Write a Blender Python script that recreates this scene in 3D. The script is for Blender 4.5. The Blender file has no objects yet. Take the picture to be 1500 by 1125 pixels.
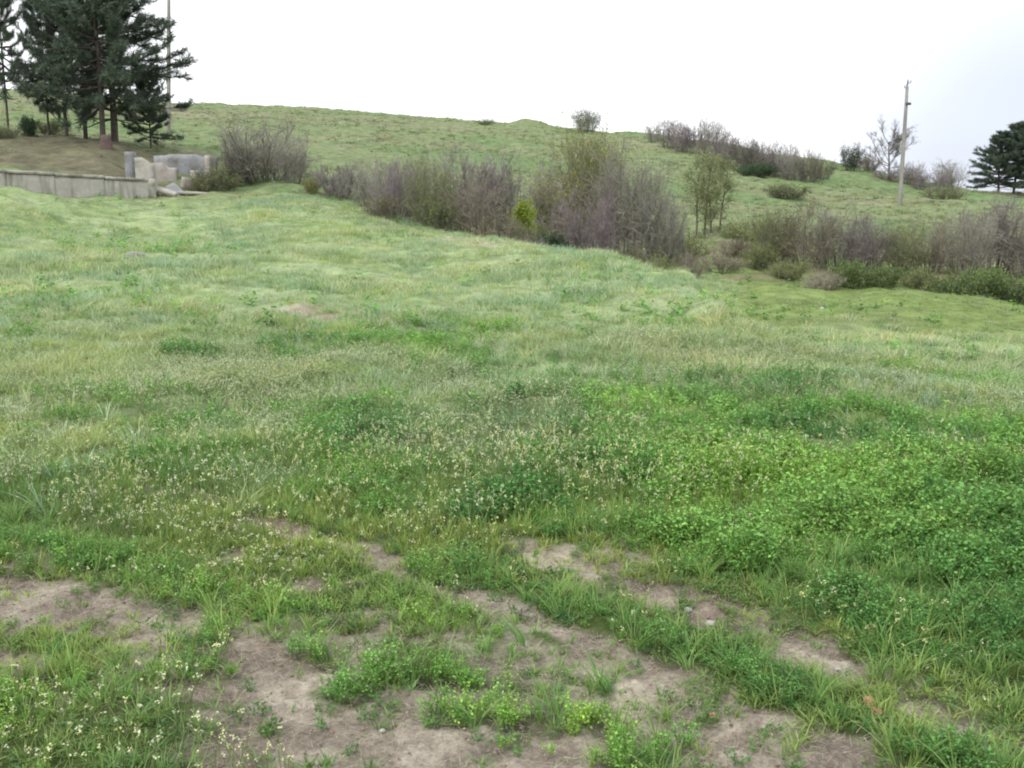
import bpy, math, random
import numpy as np

# ------------------------------------------------------------------ basics
SC = bpy.context.scene
COL = SC.collection
F = 1472.0                 # focal length in pixels of the 1500 px wide photograph
PITCH = math.radians(9.0)  # camera looks this far below the horizontal
EYE = 1.6
EXPOSURE = 0.56
rng = np.random.default_rng(7)


def smooth(a, b, x):
    t = np.clip((x - a) / (b - a), 0, 1)
    return t * t * (3 - 2 * t)


def tag(o, label=None, cat=None, group=None, kind=None):
    if label: o['label'] = label
    if cat: o['category'] = cat
    if group: o['group'] = group
    if kind: o['kind'] = kind
    return o


def empty(name, loc=(0, 0, 0), rz=0.0):
    o = bpy.data.objects.new(name, None)
    o.empty_display_size = 0.2
    o.location = loc
    o.rotation_euler = (0, 0, rz)
    COL.objects.link(o)
    return o


def mesh(name, V, Q=None, T=None, col=None, mat=None, smooth_shade=False):
    me = bpy.data.meshes.new(name)
    V = np.asarray(V, dtype=np.float32)
    Q = np.zeros((0, 4), np.int32) if Q is None else np.asarray(Q, np.int32).reshape(-1, 4)
    T = np.zeros((0, 3), np.int32) if T is None else np.asarray(T, np.int32).reshape(-1, 3)
    nq, nt = len(Q), len(T)
    me.vertices.add(len(V))
    me.vertices.foreach_set('co', V.ravel())
    me.loops.add(nq * 4 + nt * 3)
    me.loops.foreach_set('vertex_index', np.concatenate([Q.ravel(), T.ravel()]))
    me.polygons.add(nq + nt)
    st = np.concatenate([np.arange(nq) * 4, nq * 4 + np.arange(nt) * 3]).astype(np.int32)
    me.polygons.foreach_set('loop_start', st)
    if smooth_shade:
        me.polygons.foreach_set('use_smooth', np.ones(nq + nt, dtype=bool))
    me.update(calc_edges=True)
    if col is not None:
        a = me.color_attributes.new('col', 'FLOAT_COLOR', 'POINT')
        c = np.ones((len(V), 4), np.float32)
        c[:, :3] = col
        a.data.foreach_set('color', c.ravel())
    if mat is not None:
        me.materials.append(mat)
    return me


def put(name, me, parent=None, loc=(0, 0, 0), rot=(0, 0, 0), scale=(1, 1, 1)):
    o = bpy.data.objects.new(name, me)
    o.location, o.rotation_euler, o.scale = loc, rot, scale
    if parent is not None: o.parent = parent
    COL.objects.link(o)
    return o


# ------------------------------------------------------------------ noise
def _hash(ix, iy, seed):
    h = (ix.astype(np.int64) * 374761393 + iy.astype(np.int64) * 668265263 + seed * 1442695041) & 0xFFFFFFFF
    h = ((h ^ (h >> 13)) * 1274126177) & 0xFFFFFFFF
    return ((h ^ (h >> 16)) & 0xFFFF) / 65535.0


def vnoise(x, y, seed=0):
    x = np.asarray(x, float); y = np.asarray(y, float)
    ix = np.floor(x); iy = np.floor(y)
    fx = x - ix; fy = y - iy
    fx = fx * fx * (3 - 2 * fx); fy = fy * fy * (3 - 2 * fy)
    a = _hash(ix, iy, seed); b = _hash(ix + 1, iy, seed)
    c = _hash(ix, iy + 1, seed); d = _hash(ix + 1, iy + 1, seed)
    return (a * (1 - fx) + b * fx) * (1 - fy) + (c * (1 - fx) + d * fx) * fy


def fbm(x, y, oct=4, seed=0):
    s = 0; a = 0.5; t = 0
    for i in range(oct):
        s = s + a * vnoise(x * 2 ** i + 13.7 * i, y * 2 ** i - 7.3 * i, seed + i); t += a; a *= .5
    return s / t


# ------------------------------------------------------------------ terrain
def slope_of(v):           # image row -> height gained per metre forward, seen from the eye
    return np.tan(-PITCH + np.arctan((562.0 - np.asarray(v, float)) / F))


# column of the picture -> (metres forward, image row) along that bearing
PROFILES = {
    -250: [(10, 566), (16, 452), (24, 378), (30, 330), (34, 305), (37, 285), (40, 262), (44, 238), (48, 216), (52, 203), (60, 190), (80, 168), (120, 140), (160, 128), (240, 150), (400, 240), (900, 300)],
    0:    [(10, 562), (16, 455), (24, 382), (30, 334), (33, 302), (36.5, 274), (38, 264), (40, 258), (44, 243), (48, 218), (52, 203), (60, 191), (80, 170), (120, 142), (160, 130), (240, 150), (400, 240), (900, 300)],
    160:  [(10, 563), (16, 457), (24, 388), (32, 343), (37, 310), (40, 294), (41.5, 287), (44, 264), (48, 226), (52, 207), (60, 200), (80, 180), (120, 152), (155, 141), (220, 160), (400, 246), (900, 306)],
    250:  [(10, 563), (16, 458), (24, 390), (32, 342), (38, 310), (42, 291), (46, 272), (49, 246), (54, 224), (60, 210), (80, 190), (120, 163), (150, 152), (210, 168), (400, 250), (900, 310)],
    400:  [(10, 563), (16, 460), (24, 393), (32, 337), (38, 308), (42, 291), (46, 273), (50, 257), (60, 229), (80, 200), (120, 168), (150, 156), (210, 172), (400, 255), (900, 312)],
    550:  [(10, 564), (16, 466), (24, 402), (30, 354), (34, 332), (37, 321), (42, 306), (50, 272), (60, 243), (80, 209), (120, 176), (150, 166), (210, 184), (400, 262), (900, 315)],
    700:  [(10, 564), (16, 472), (24, 405), (28, 368), (31, 345), (36, 352), (40, 346), (46, 318), (60, 266), (80, 223), (120, 187), (142, 179), (200, 200), (400, 270), (900, 318)],
    850:  [(10, 564), (16, 478), (22, 418), (26, 381), (28, 368), (33, 386), (38, 380), (46, 340), (60, 283), (80, 239), (110, 203), (130, 190), (190, 214), (400, 275), (900, 320)],
    1000: [(10, 564), (14, 505), (18, 456), (22, 411), (24, 400), (29, 418), (35, 405), (46, 352), (60, 300), (80, 252), (100, 220), (118, 203), (180, 232), (400, 285), (900, 322)],
    1050: [(10, 565), (14, 506), (17, 453), (18.8, 434), (22, 452), (25, 440), (29, 424), (33, 408), (40, 362), (60, 302), (80, 260), (100, 228), (116, 212), (180, 242), (400, 288), (900, 323)],
    1100: [(10, 566), (13, 512), (15.2, 477), (17, 491), (19, 490), (22, 468), (28, 430), (32, 413), (40, 370), (60, 305), (80, 268), (100, 238), (115, 224), (180, 252), (400, 292), (900, 324)],
    1160: [(10, 567), (12.2, 528), (13.6, 507), (15.5, 511), (18, 498), (22, 467), (28, 432), (32, 416), (40, 373), (60, 308), (80, 271), (100, 243), (114, 231), (180, 256), (400, 294), (900, 324)],
    1250: [(10, 572), (12, 546), (16, 507), (22, 467), (28, 437), (31, 424), (34, 408), (40, 378), (60, 314), (80, 277), (95, 256), (110, 246), (180, 268), (400, 300), (900, 326)],
    1320: [(10, 574), (12, 550), (16, 511), (22, 470), (28, 441), (31, 428), (34, 411), (40, 382), (60, 317), (70, 298), (80, 285), (95, 271), (110, 263), (180, 282), (400, 304), (900, 327)],
    1500: [(8, 622), (12, 565), (16, 525), (22, 480), (28, 452), (31, 440), (34, 424), (40, 396), (60, 332), (80, 302), (95, 289), (120, 284), (180, 298), (400, 312), (900, 328)],
    1800: [(8, 626), (12, 572), (16, 532), (22, 487), (28, 458), (31, 446), (34, 430), (40, 402), (60, 340), (80, 310), (95, 297), (120, 290), (180, 303), (400, 315), (900, 328)],
}


def pchip(xk, yk, x):
    xk = np.asarray(xk, float); yk = np.asarray(yk, float)
    h = np.diff(xk); d = np.diff(yk) / h
    m = np.zeros_like(yk)
    for i in range(1, len(xk) - 1):
        if d[i - 1] * d[i] > 0:
            w1 = 2 * h[i] + h[i - 1]; w2 = h[i] + 2 * h[i - 1]
            m[i] = (w1 + w2) / (w1 / d[i - 1] + w2 / d[i])
    m[0], m[-1] = d[0], d[-1]
    x = np.clip(x, xk[0], xk[-1])
    i = np.clip(np.searchsorted(xk, x) - 1, 0, len(xk) - 2)
    t = (x - xk[i]) / h[i]
    return ((2 * t ** 3 - 3 * t ** 2 + 1) * yk[i] + (t ** 3 - 2 * t ** 2 + t) * h[i] * m[i]
            + (-2 * t ** 3 + 3 * t ** 2) * yk[i + 1] + (t ** 3 - t ** 2) * h[i] * m[i + 1])


_UK = np.array([(p - 750) / F for p in sorted(PROFILES)])
_LY = np.linspace(0, math.log(1200), 700)
_tab = []
for p in sorted(PROFILES):
    pr = PROFILES[p]
    ys = [0.6, 2.5, 5.0] + [a for a, _ in pr]
    zs = [0.0, 0.0, -0.02] + [EYE + a * float(slope_of(v)) for a, v in pr]
    _tab.append(pchip(np.log(ys), zs, _LY))
_tab = np.array(_tab)
_US = np.linspace(_UK[0], _UK[-1], 420)
TAB = np.array([pchip(_UK, _tab[:, j], _US) for j in range(len(_LY))]).T     # (u, logY)


def base_height(x, y):
    x = np.asarray(x, float); y = np.asarray(y, float)
    th = np.arctan2(x, y); r = np.hypot(x, y)
    tc = np.clip(th, math.atan(_UK[0]), math.atan(_UK[-1]))
    Y = np.maximum(r * np.cos(tc), 0.6); u = np.tan(tc)
    a = (u - _US[0]) / (_US[1] - _US[0]); b = np.clip(np.log(Y) / (_LY[1] - _LY[0]), 0, len(_LY) - 1.001)
    i = np.clip(a.astype(int), 0, len(_US) - 2); j = np.clip(b.astype(int), 0, len(_LY) - 2)
    fa = np.clip(a - i, 0, 1); fb = b - j
    z = (TAB[i, j] * (1 - fa) + TAB[i + 1, j] * fa) * (1 - fb) + (TAB[i, j + 1] * (1 - fa) + TAB[i + 1, j + 1] * fa) * fb
    w = smooth(0.75, 1.5, np.abs(th))
    return z * (1 - w) + w * (-0.01 * r)


def height(x, y):
    x = np.asarray(x, float); y = np.asarray(y, float)
    r = np.hypot(x, y)
    z = base_height(x, y)
    z = z + (fbm(x * .5, y * .5, 3, 5) - .5) * 0.42 * smooth(6, 13, r) + (fbm(x * 1.15, y * 1.15, 2, 6) - .5) * 0.22 * smooth(5, 9, r)
    z = z + (fbm(x * 2.1, y * 2.1, 3, 9) - .5) * 0.07
    z = z + (fbm(x * .12, y * .12, 3, 15) - .5) * 1.0 * smooth(45, 80, r) * (1 - smooth(140, 200, r))
    # the little hillock on the skyline
    z = z + 1.15 * np.exp(-((x - 2.3) / 2.6) ** 2 - ((y - 131) / 5.0) ** 2)
    return z


def ray(px, v):
    side = (px - 750) / F; up = (562 - v) / F
    fw = math.cos(PITCH) + math.sin(PITCH) * up
    return side / fw, (-math.sin(PITCH) + math.cos(PITCH) * up) / fw    # x and z per metre forward


_MY = np.exp(np.linspace(math.log(0.8), math.log(240), 1600))


def G(px, v):              # the ground point seen there
    a, s = ray(px, v)
    d = EYE + s * _MY - base_height(a * _MY, _MY)
    k = np.nonzero(d < 0)[0]
    i = k[0] if len(k) else np.argmin(d)
    if i > 0 and len(k):
        t = d[i - 1] / (d[i - 1] - d[i]); Y = _MY[i - 1] + t * (_MY[i] - _MY[i - 1])
    else:
        Y = _MY[i]
    return float(a * Y), float(Y)


def at(px, Y):             # a spot on the ground Y metres ahead on that bearing
    v = 300.0
    for _ in range(4):
        a, _s = ray(px, v)
        z = float(height(a * Y, Y))
        v = 562 - F * math.tan(math.atan((z - EYE) / Y) + PITCH)
    return a * Y, Y, z


def on(px, v):
    x, y = G(px, v)
    return x, y, float(height(x, y))


def stroke_field(strokes, x, y, warp=0.35, seed=40, freq=3.0, lo=.65):
    """0..1 cover of brush strokes (ground polylines with half widths in metres), ragged at the edge."""
    out = np.zeros_like(x)
    n = (fbm(x * freq, y * freq, 4, seed) - .5) * 2
    for pts, hw, amt in strokes:
        P = np.array([G(*p) for p in pts])
        if len(P) == 1: P = np.vstack([P, P + 1e-3])
        d = np.full(x.shape, 1e9)
        for a, b in zip(P[:-1], P[1:]):
            ab = b - a; t = np.clip(((x - a[0]) * ab[0] + (y - a[1]) * ab[1]) / (ab @ ab), 0, 1)
            d = np.minimum(d, np.hypot(x - a[0] - t * ab[0], y - a[1] - t * ab[1]))
        e = d / hw + n * warp * 2
        out = np.maximum(out, amt * (1 - smooth(lo, 1.2, e)))
    return out


SOIL = [
    ([(-150, 855), (60, 872), (200, 890), (340, 915), (450, 955)], .30, 1),
    ([(-100, 960), (150, 990), (330, 1000), (450, 990)], .22, .9),
    ([(430, 985), (600, 1030), (800, 1075), (1000, 1095), (1280, 1125)], .37, 1),
    ([(380, 1075), (600, 1120), (900, 1160), (1300, 1180)], .34, 1),
    ([(640, 920), (800, 960), (960, 1010), (1100, 1060)], .2, .85),
    ([(380, 765), (500, 795), (600, 835), (700, 880), (800, 915), (900, 950), (1000, 990), (1120, 1060)], .13, 1),
    ([(760, 800), (860, 842), (1000, 872), (1110, 910), (1210, 955), (1320, 1005), (1420, 1058), (1540, 1112)], .17, 1),
    ([(1310, 818), (1400, 838), (1480, 872), (1560, 905)], .2, .95),
    ([(425, 462), (512, 470)], 1.15, .7),
    ([(760, 655), (900, 648)], .35, .55),
    ([(40, 680), (180, 700), (290, 718), (350, 745)], .2, .6),
    ([(380, 590), (420, 600)], .35, .5), ([(660, 350), (700, 358)], .9, .5), ([(540, 575), (600, 580)], .4, .5),
]
LUSH = [
    ([(630, 832), (740, 858), (840, 892), (950, 928), (1050, 965), (1140, 1005), (1250, 1060)], .105, 1),
    ([(1340, 1105), (1430, 1125)], .10, 1),
    ([(440, 955), (620, 985), (760, 1015)], .045, .7), ([(640, 1050), (820, 1062), (1010, 1085)], .05, .6),
    ([(830, 985), (885, 1002)], .07, 1),
    ([(-150, 800), (0, 808), (120, 825), (230, 850), (330, 875), (430, 905)], .15, .6),
    ([(600, 742), (850, 770), (1000, 795), (1150, 845), (1300, 902), (1450, 965), (1560, 1018)], .25, 1),
    ([(900, 680), (1050, 720), (1250, 800), (1400, 880), (1540, 960)], .45, 1),
    ([(1000, 600), (1200, 640), (1350, 700), (1540, 770)], 1.2, 1),
    ([(1230, 605), (1400, 640), (1580, 690)], .9, .9),
    ([(560, 705), (760, 725)], .5, .8), ([(920, 560), (1180, 560)], .8, .7),
    ([(280, 930), (310, 932)], .11, .9), ([(170, 965), (250, 985), (330, 990)], .07, .8), ([(20, 1000), (70, 1010)], .2, .8),
    ([(540, 990), (610, 988)], .06, .8), ([(470, 1010), (520, 1022)], .05, .8), ([(920, 1112), (960, 1120)], .11, .9),
    ([(1000, 1080), (1020, 1085)], .06, .7), ([(560, 880), (650, 925)], .12, .45), ([(650, 900), (740, 955)], .09, .5),
    ([(540, 505), (720, 535), (900, 560), (1120, 572)], .55, .8), ([(420, 610), (640, 625), (950, 612)], .5, .6), ([(960, 640), (1200, 690), (1400, 770)], .7, 1),
    ([(450, 505), (480, 520)], .6, .8), ([(600, 510), (720, 530)], .9, .6), ([(150, 590), (230, 620)], .7, .7),
    ([(100, 430), (280, 445)], 1.2, .6), ([(170, 365), (280, 372)], 1.5, .8), ([(850, 450), (1000, 470)], 1.5, .7),
]
FLOWER = [
    ([(-100, 1060), (150, 1075), (320, 1060), (440, 1085), (480, 1125)], .30, 1),
    ([(180, 735), (260, 760), (330, 790), (420, 850)], .42, 1),
    ([(-200, 560), (200, 570), (420, 610), (700, 660), (960, 650)], 2.2, .8),
    ([(420, 680), (560, 720), (700, 760)], .6, .9), ([(0, 650), (150, 690), (260, 700)], .6, .8),
    ([(900, 750), (1100, 780)], .6, .35), ([(1150, 870), (1330, 950)], .3, .35),
]


def cover(x, y):
    """soil, lush, flower and pale-grass amounts on the ground at x, y"""
    lush = stroke_field([(p, h * 1.35, a) for p, h, a in LUSH], x, y, .40, 60, 3.6, .3)
    lush = np.maximum(lush, .85 * smooth(.56, .68, fbm(x * .75, y * .9, 3, 63)) * smooth(5.5, 7, y) * (1 - smooth(13, 19, y)))
    soil = stroke_field(SOIL, x, y, .38, 40, 3.4, .6)
    r = np.hypot(x, y)
    near = 1 - smooth(4.6, 6.5, y)
    soil = np.maximum(soil, .75 * near * smooth(.60, .72, fbm(x * 2.3, y * 2.3, 4, 71)))
    soil = np.clip(soil * (1 - lush * .95), 0, 1)
    flower = stroke_field(FLOWER, x, y, .5, 80, 1.6) * (1 - lush * .6)
    pale = smooth(5.5, 11, r) * (0.5 + 0.5 * smooth(.36, .6, fbm(x * .33, y * .5, 4, 91)))
    u = x / np.maximum(y, .5)
    sunken = smooth(.17, .25, u) * smooth(18, 21, y)
    pale = pale * (1 - .85 * lush) * (1 - .8 * sunken)
    return soil, lush, flower, pale


# ------------------------------------------------------------------ materials
def nodes_of(m):
    m.use_nodes = True
    nt = m.node_tree
    for n in list(nt.nodes): nt.nodes.remove(n)
    return nt, nt.nodes, nt.links


def plant_mat(name, base=(1, 1, 1), use_attr=True, translucent=.3, var=.15, rough=.6, obj_var=0.0, noise=0.0):
    m = bpy.data.materials.new(name); nt, N, L = nodes_of(m)
    out = N.new('ShaderNodeOutputMaterial')
    b = N.new('ShaderNodeBsdfPrincipled'); b.inputs['Roughness'].default_value = rough
    b.inputs['Specular IOR Level'].default_value = .25
    if use_attr:
        c = N.new('ShaderNodeAttribute'); c.attribute_name = 'col'; src = c.outputs['Color']
    else:
        c = N.new('ShaderNodeRGB'); c.outputs[0].default_value = (*base, 1); src = c.outputs[0]
    if obj_var:
        oi = N.new('ShaderNodeObjectInfo'); hs = N.new('ShaderNodeHueSaturation')
        mr = N.new('ShaderNodeMapRange'); mr.inputs['To Min'].default_value = 1 - obj_var; mr.inputs['To Max'].default_value = 1 + obj_var
        L.new(oi.outputs['Random'], mr.inputs['Value']); L.new(mr.outputs[0], hs.inputs['Value']); L.new(src, hs.inputs['Color']); src = hs.outputs[0]
    if noise:
        tc = N.new('ShaderNodeTexCoord'); nz = N.new('ShaderNodeTexNoise'); nz.inputs['Scale'].default_value = 2.2; nz.inputs['Detail'].default_value = 3
        hs = N.new('ShaderNodeHueSaturation'); mr = N.new('ShaderNodeMapRange')
        mr.inputs['From Min'].default_value = .3; mr.inputs['From Max'].default_value = .7
        mr.inputs['To Min'].default_value = 1 - noise; mr.inputs['To Max'].default_value = 1 + noise
        L.new(tc.outputs['Object'], nz.inputs['Vector']); L.new(nz.outputs['Fac'], mr.inputs['Value']); L.new(mr.outputs[0], hs.inputs['Value'])
        L.new(src, hs.inputs['Color']); src = hs.outputs[0]
    L.new(src, b.inputs['Base Color'])
    if translucent:
        t = N.new('ShaderNodeBsdfTranslucent'); mx = N.new('ShaderNodeMixShader'); mx.inputs[0].default_value = translucent
        L.new(src, t.inputs['Color']); L.new(b.outputs[0], mx.inputs[1]); L.new(t.outputs[0], mx.inputs[2]); L.new(mx.outputs[0], out.inputs[0])
    else:
        L.new(b.outputs[0], out.inputs[0])
    return m


def stone_mat(name, c1, c2, scale=3.0, bump=.4, stain=None, streak=False, rough=.9):
    m = bpy.data.materials.new(name); nt, N, L = nodes_of(m)
    out = N.new('ShaderNodeOutputMaterial'); b = N.new('ShaderNodeBsdfPrincipled')
    b.inputs['Roughness'].default_value = rough; b.inputs['Specular IOR Level'].default_value = .2
    tc = N.new('ShaderNodeTexCoord'); nz = N.new('ShaderNodeTexNoise')
    nz.inputs['Scale'].default_value = scale; nz.inputs['Detail'].default_value = 8; nz.inputs['Roughness'].default_value = .65
    L.new(tc.outputs['Object'], nz.inputs['Vector'])
    cr = N.new('ShaderNodeValToRGB'); cr.color_ramp.elements[0].position = .32; cr.color_ramp.elements[1].position = .68
    cr.color_ramp.elements[0].color = (*c1, 1); cr.color_ramp.elements[1].color = (*c2, 1)
    L.new(nz.outputs['Fac'], cr.inputs[0]); src = cr.outputs[0]
    if stain:
        mp = N.new('ShaderNodeMapping'); mp.inputs['Scale'].default_value = (2.2, 2.2, .25) if streak else (1, 1, 1)
        n2 = N.new('ShaderNodeTexNoise'); n2.inputs['Scale'].default_value = 1.6; n2.inputs['Detail'].default_value = 6
        L.new(tc.outputs['Object'], mp.inputs['Vector']); L.new(mp.outputs[0], n2.inputs['Vector'])
        r2 = N.new('ShaderNodeMapRange'); r2.inputs['From Min'].default_value = .47; r2.inputs['From Max'].default_value = .66; r2.inputs['To Max'].default_value = .85
        mx = N.new('ShaderNodeMix'); mx.data_type = 'RGBA'; mx.inputs['B'].default_value = (*stain, 1)
        L.new(n2.outputs['Fac'], r2.inputs['Value']); L.new(r2.outputs[0], mx.inputs['Factor']); L.new(src, mx.inputs['A']); src = mx.outputs['Result']
    L.new(src, b.inputs['Base Color'])
    bp = N.new('ShaderNodeBump'); bp.inputs['Strength'].default_value = bump; bp.inputs['Distance'].default_value = .05
    L.new(nz.outputs['Fac'], bp.inputs['Height']); L.new(bp.outputs[0], b.inputs['Normal'])
    L.new(b.outputs[0], out.inputs[0])
    return m


def ground_mat():
    m = bpy.data.materials.new('ground_turf_and_soil'); nt, N, L = nodes_of(m)
    out = N.new('ShaderNodeOutputMaterial'); b = N.new('ShaderNodeBsdfPrincipled')
    b.inputs['Roughness'].default_value = .95; b.inputs['Specular IOR Level'].default_value = .1
    at_ = N.new('ShaderNodeAttribute'); at_.attribute_name = 'col'
    tc = N.new('ShaderNodeTexCoord')
    fine = N.new('ShaderNodeTexNoise'); fine.inputs['Scale'].default_value = 38; fine.inputs['Detail'].default_value = 9; fine.inputs['Roughness'].default_value = .72
    mid = N.new('ShaderNodeTexNoise'); mid.inputs['Scale'].default_value = 1.7; mid.inputs['Detail'].default_value = 8; mid.inputs['Roughness'].default_value = .7
    L.new(tc.outputs['Object'], fine.inputs['Vector']); L.new(tc.outputs['Object'], mid.inputs['Vector'])
    mul = N.new('ShaderNodeMath'); mul.operation = 'MULTIPLY'
    L.new(fine.outputs['Fac'], mul.inputs[0]); L.new(mid.outputs['Fac'], mul.inputs[1])
    mr = N.new('ShaderNodeMapRange'); mr.inputs['From Min'].default_value = .13; mr.inputs['From Max'].default_value = .38
    mr.inputs['To Min'].default_value = .45; mr.inputs['To Max'].default_value = 1.6
    L.new(mul.outputs[0], mr.inputs['Value'])
    hs = N.new('ShaderNodeHueSaturation'); L.new(at_.outputs['Color'], hs.inputs['Color']); L.new(mr.outputs[0], hs.inputs['Value'])
    L.new(hs.outputs[0], b.inputs['Base Color'])
    bp = N.new('ShaderNodeBump'); bp.inputs['Strength'].default_value = .9; bp.inputs['Distance'].default_value = .03
    L.new(fine.outputs['Fac'], bp.inputs['Height']); L.new(bp.outputs[0], b.inputs['Normal'])
    L.new(b.outputs[0], out.inputs[0])
    return m


# ------------------------------------------------------------------ geometry kit
def basis(d):
    d = d / np.maximum(np.linalg.norm(d, axis=-1, keepdims=True), 1e-9)
    ref = np.where(np.abs(d[..., 2:3]) > .9, np.array([1., 0, 0]), np.array([0, 0, 1.]))
    a = np.cross(d, ref); a /= np.maximum(np.linalg.norm(a, axis=-1, keepdims=True), 1e-9)
    return d, a, np.cross(d, a)


def prisms(P0, P1, R0, R1, n=3):
    P0 = np.asarray(P0, float); P1 = np.asarray(P1, float)
    R0 = np.broadcast_to(np.asarray(R0, float), (len(P0),)); R1 = np.broadcast_to(np.asarray(R1, float), (len(P0),))
    d, a, b = basis(P1 - P0)
    an = np.arange(n) * 2 * math.pi / n
    ring = a[:, None] * np.cos(an)[None, :, None] + b[:, None] * np.sin(an)[None, :, None]
    V = np.concatenate([P0[:, None] + ring * R0[:, None, None], P1[:, None] + ring * R1[:, None, None]], 1)
    k = np.arange(n); q = np.stack([k, (k + 1) % n, n + (k + 1) % n, n + k], 1)
    Q = (np.arange(len(P0)) * 2 * n)[:, None, None] + q[None]
    return V.reshape(-1, 3), Q.reshape(-1, 4)


def grow(P, D, Ln, nseg, up=.0, jit=.2, R=rng):
    """grow len(P) curved shoots; returns points (N, nseg+1, 3) and directions"""
    P = np.asarray(P, float); D = np.asarray(D, float); D = D / np.linalg.norm(D, axis=1, keepdims=True)
    pts = [P]; dirs = [D]
    st = (np.asarray(Ln) / nseg)[:, None]
    for _ in range(nseg):
        D = D + np.array([0, 0, up]) / nseg + R.normal(0, jit / math.sqrt(nseg), D.shape)
        D = D / np.linalg.norm(D, axis=1, keepdims=True)
        P = P + D * st
        pts.append(P); dirs.append(D)
    return np.stack(pts, 1), np.stack(dirs, 1)


def shoots(pts, r0, r1, n=3):
    """tapered prisms along grown shoots"""
    N_, K = pts.shape[0], pts.shape[1] - 1
    r0 = np.broadcast_to(np.asarray(r0, float), (N_,)); r1 = np.broadcast_to(np.asarray(r1, float), (N_,))
    t = np.linspace(0, 1, K + 1)
    rr = r0[:, None] * (1 - t) + r1[:, None] * t
    return prisms(pts[:, :-1].reshape(-1, 3), pts[:, 1:].reshape(-1, 3), rr[:, :-1].ravel(), rr[:, 1:].ravel(), n)


def sample_shoots(pts, dirs, tmin, tmax, n, R=rng):
    N_, K = pts.shape[0], pts.shape[1] - 1
    t = R.uniform(tmin, tmax, (N_, n)) * K
    i = np.clip(t.astype(int), 0, K - 1); f = (t - i)[..., None]
    a = np.take_along_axis(pts, i[..., None].repeat(3, -1), 1); b = np.take_along_axis(pts, (i + 1)[..., None].repeat(3, -1), 1)
    d = np.take_along_axis(dirs, i[..., None].repeat(3, -1), 1)
    return (a * (1 - f) + b * f).reshape(-1, 3), d.reshape(-1, 3)


def merge(parts):
    Vs, Qs, o = [], [], 0
    for V, Q in parts:
        Vs.append(V); Qs.append(Q + o); o += len(V)
    return np.concatenate(Vs), np.concatenate(Qs)


def unit(n, R=rng):
    v = R.normal(size=(n, 3)); return v / np.linalg.norm(v, axis=1, keepdims=True)


def leaf_quads(P, size, R=rng, up=.4, aspect=.55):
    """a pointed leaf (one quad) at each point, facing any way"""
    n = len(P); size = np.broadcast_to(size, (n,))
    d = unit(n, R); nm = unit(n, R) + np.array([0, 0, up]); w = np.cross(d, nm); w /= np.maximum(np.linalg.norm(w, axis=1, keepdims=True), 1e-6)
    l = (d * size[:, None]); w = w * (size * aspect * .5)[:, None]
    V = np.stack([P, P + l * .5 + w, P + l, P + l * .5 - w], 1).reshape(-1, 3)
    return V, np.arange(n * 4).reshape(-1, 4)


def box_vq(sx, sy, sz, cx=0, cy=0, cz=0):
    x = np.array([-1, 1, 1, -1, -1, 1, 1, -1]) * sx / 2 + cx
    y = np.array([-1, -1, 1, 1, -1, -1, 1, 1]) * sy / 2 + cy
    z = np.array([-1, -1, -1, -1, 1, 1, 1, 1]) * sz / 2 + cz
    return np.stack([x, y, z], 1), np.array([[0, 3, 2, 1], [4, 5, 6, 7], [0, 1, 5, 4], [1, 2, 6, 5], [2, 3, 7, 6], [3, 0, 4, 7]])
# ------------------------------------------------------------------ ground sheet
def lerp(a, b, t): return a * (1 - t[:, None]) + np.asarray(b) * t[:, None]


def ground_colour(x, y):
    soil, lush, flower, pale = cover(x, y)
    r = np.hypot(x, y)
    n1 = fbm(x * .9, y * .9, 4, 21); n2 = fbm(x * .09, y * .13, 5, 31); n3 = fbm(x * 7, y * 7, 3, 33); n4 = fbm(x * .03, y * .08, 4, 37)
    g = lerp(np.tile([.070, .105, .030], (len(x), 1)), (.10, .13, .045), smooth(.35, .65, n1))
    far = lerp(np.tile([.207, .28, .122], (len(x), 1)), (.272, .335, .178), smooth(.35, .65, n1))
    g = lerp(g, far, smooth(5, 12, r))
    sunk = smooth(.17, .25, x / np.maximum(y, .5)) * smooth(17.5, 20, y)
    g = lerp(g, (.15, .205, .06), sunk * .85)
    # hillside: fresh green, olive and dead-grass patches
    h = lerp(np.tile([.165, .205, .100], (len(x), 1)), (.135, .195, .085), smooth(.50, .62, n2))
    h = lerp(h, (.20, .20, .125), smooth(.48, .62, n4) * .5)
    h = lerp(h, (.235, .225, .145), smooth(.60, .68, fbm(x * .16, y * .3, 4, 55)) * .4)
    g = lerp(g, h, smooth(38, 50, r))
    s = lerp(np.tile([.268, .232, .188], (len(x), 1)), (.435, .385, .315), smooth(.35, .7, n3))
    s = lerp(s, (.25, .18, .14), smooth(.55, .7, n1) * .5)
    g = lerp(g, s, np.clip(soil * 1.1, 0, 1))
    red = np.exp(-((x - G(470, 462)[0]) / .8) ** 2 - ((y - G(470, 462)[1]) / .8) ** 2)
    g = lerp(g, (.28, .19, .135), red * .4)
    # needle litter and bare bank beneath the pines
    px = 750 + F * x / np.maximum(y, 1)
    litter = smooth(43.2, 45, y) * (1 - smooth(52, 57, y)) * (1 - smooth(200, 300, px)) * (.65 + .5 * (n1 - .3))
    g = lerp(g, (.12, .108, .075), np.clip(litter, 0, 1) * (y > 1))
    # bare brown earth below the thicket
    gully = smooth(31, 34, y) * (1 - smooth(42, 50, y)) * smooth(520, 600, px) * smooth(.40, .58, n1)
    g = lerp(g, (.15, .12, .085), np.clip(gully, 0, 1) * .75)
    return g


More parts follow.
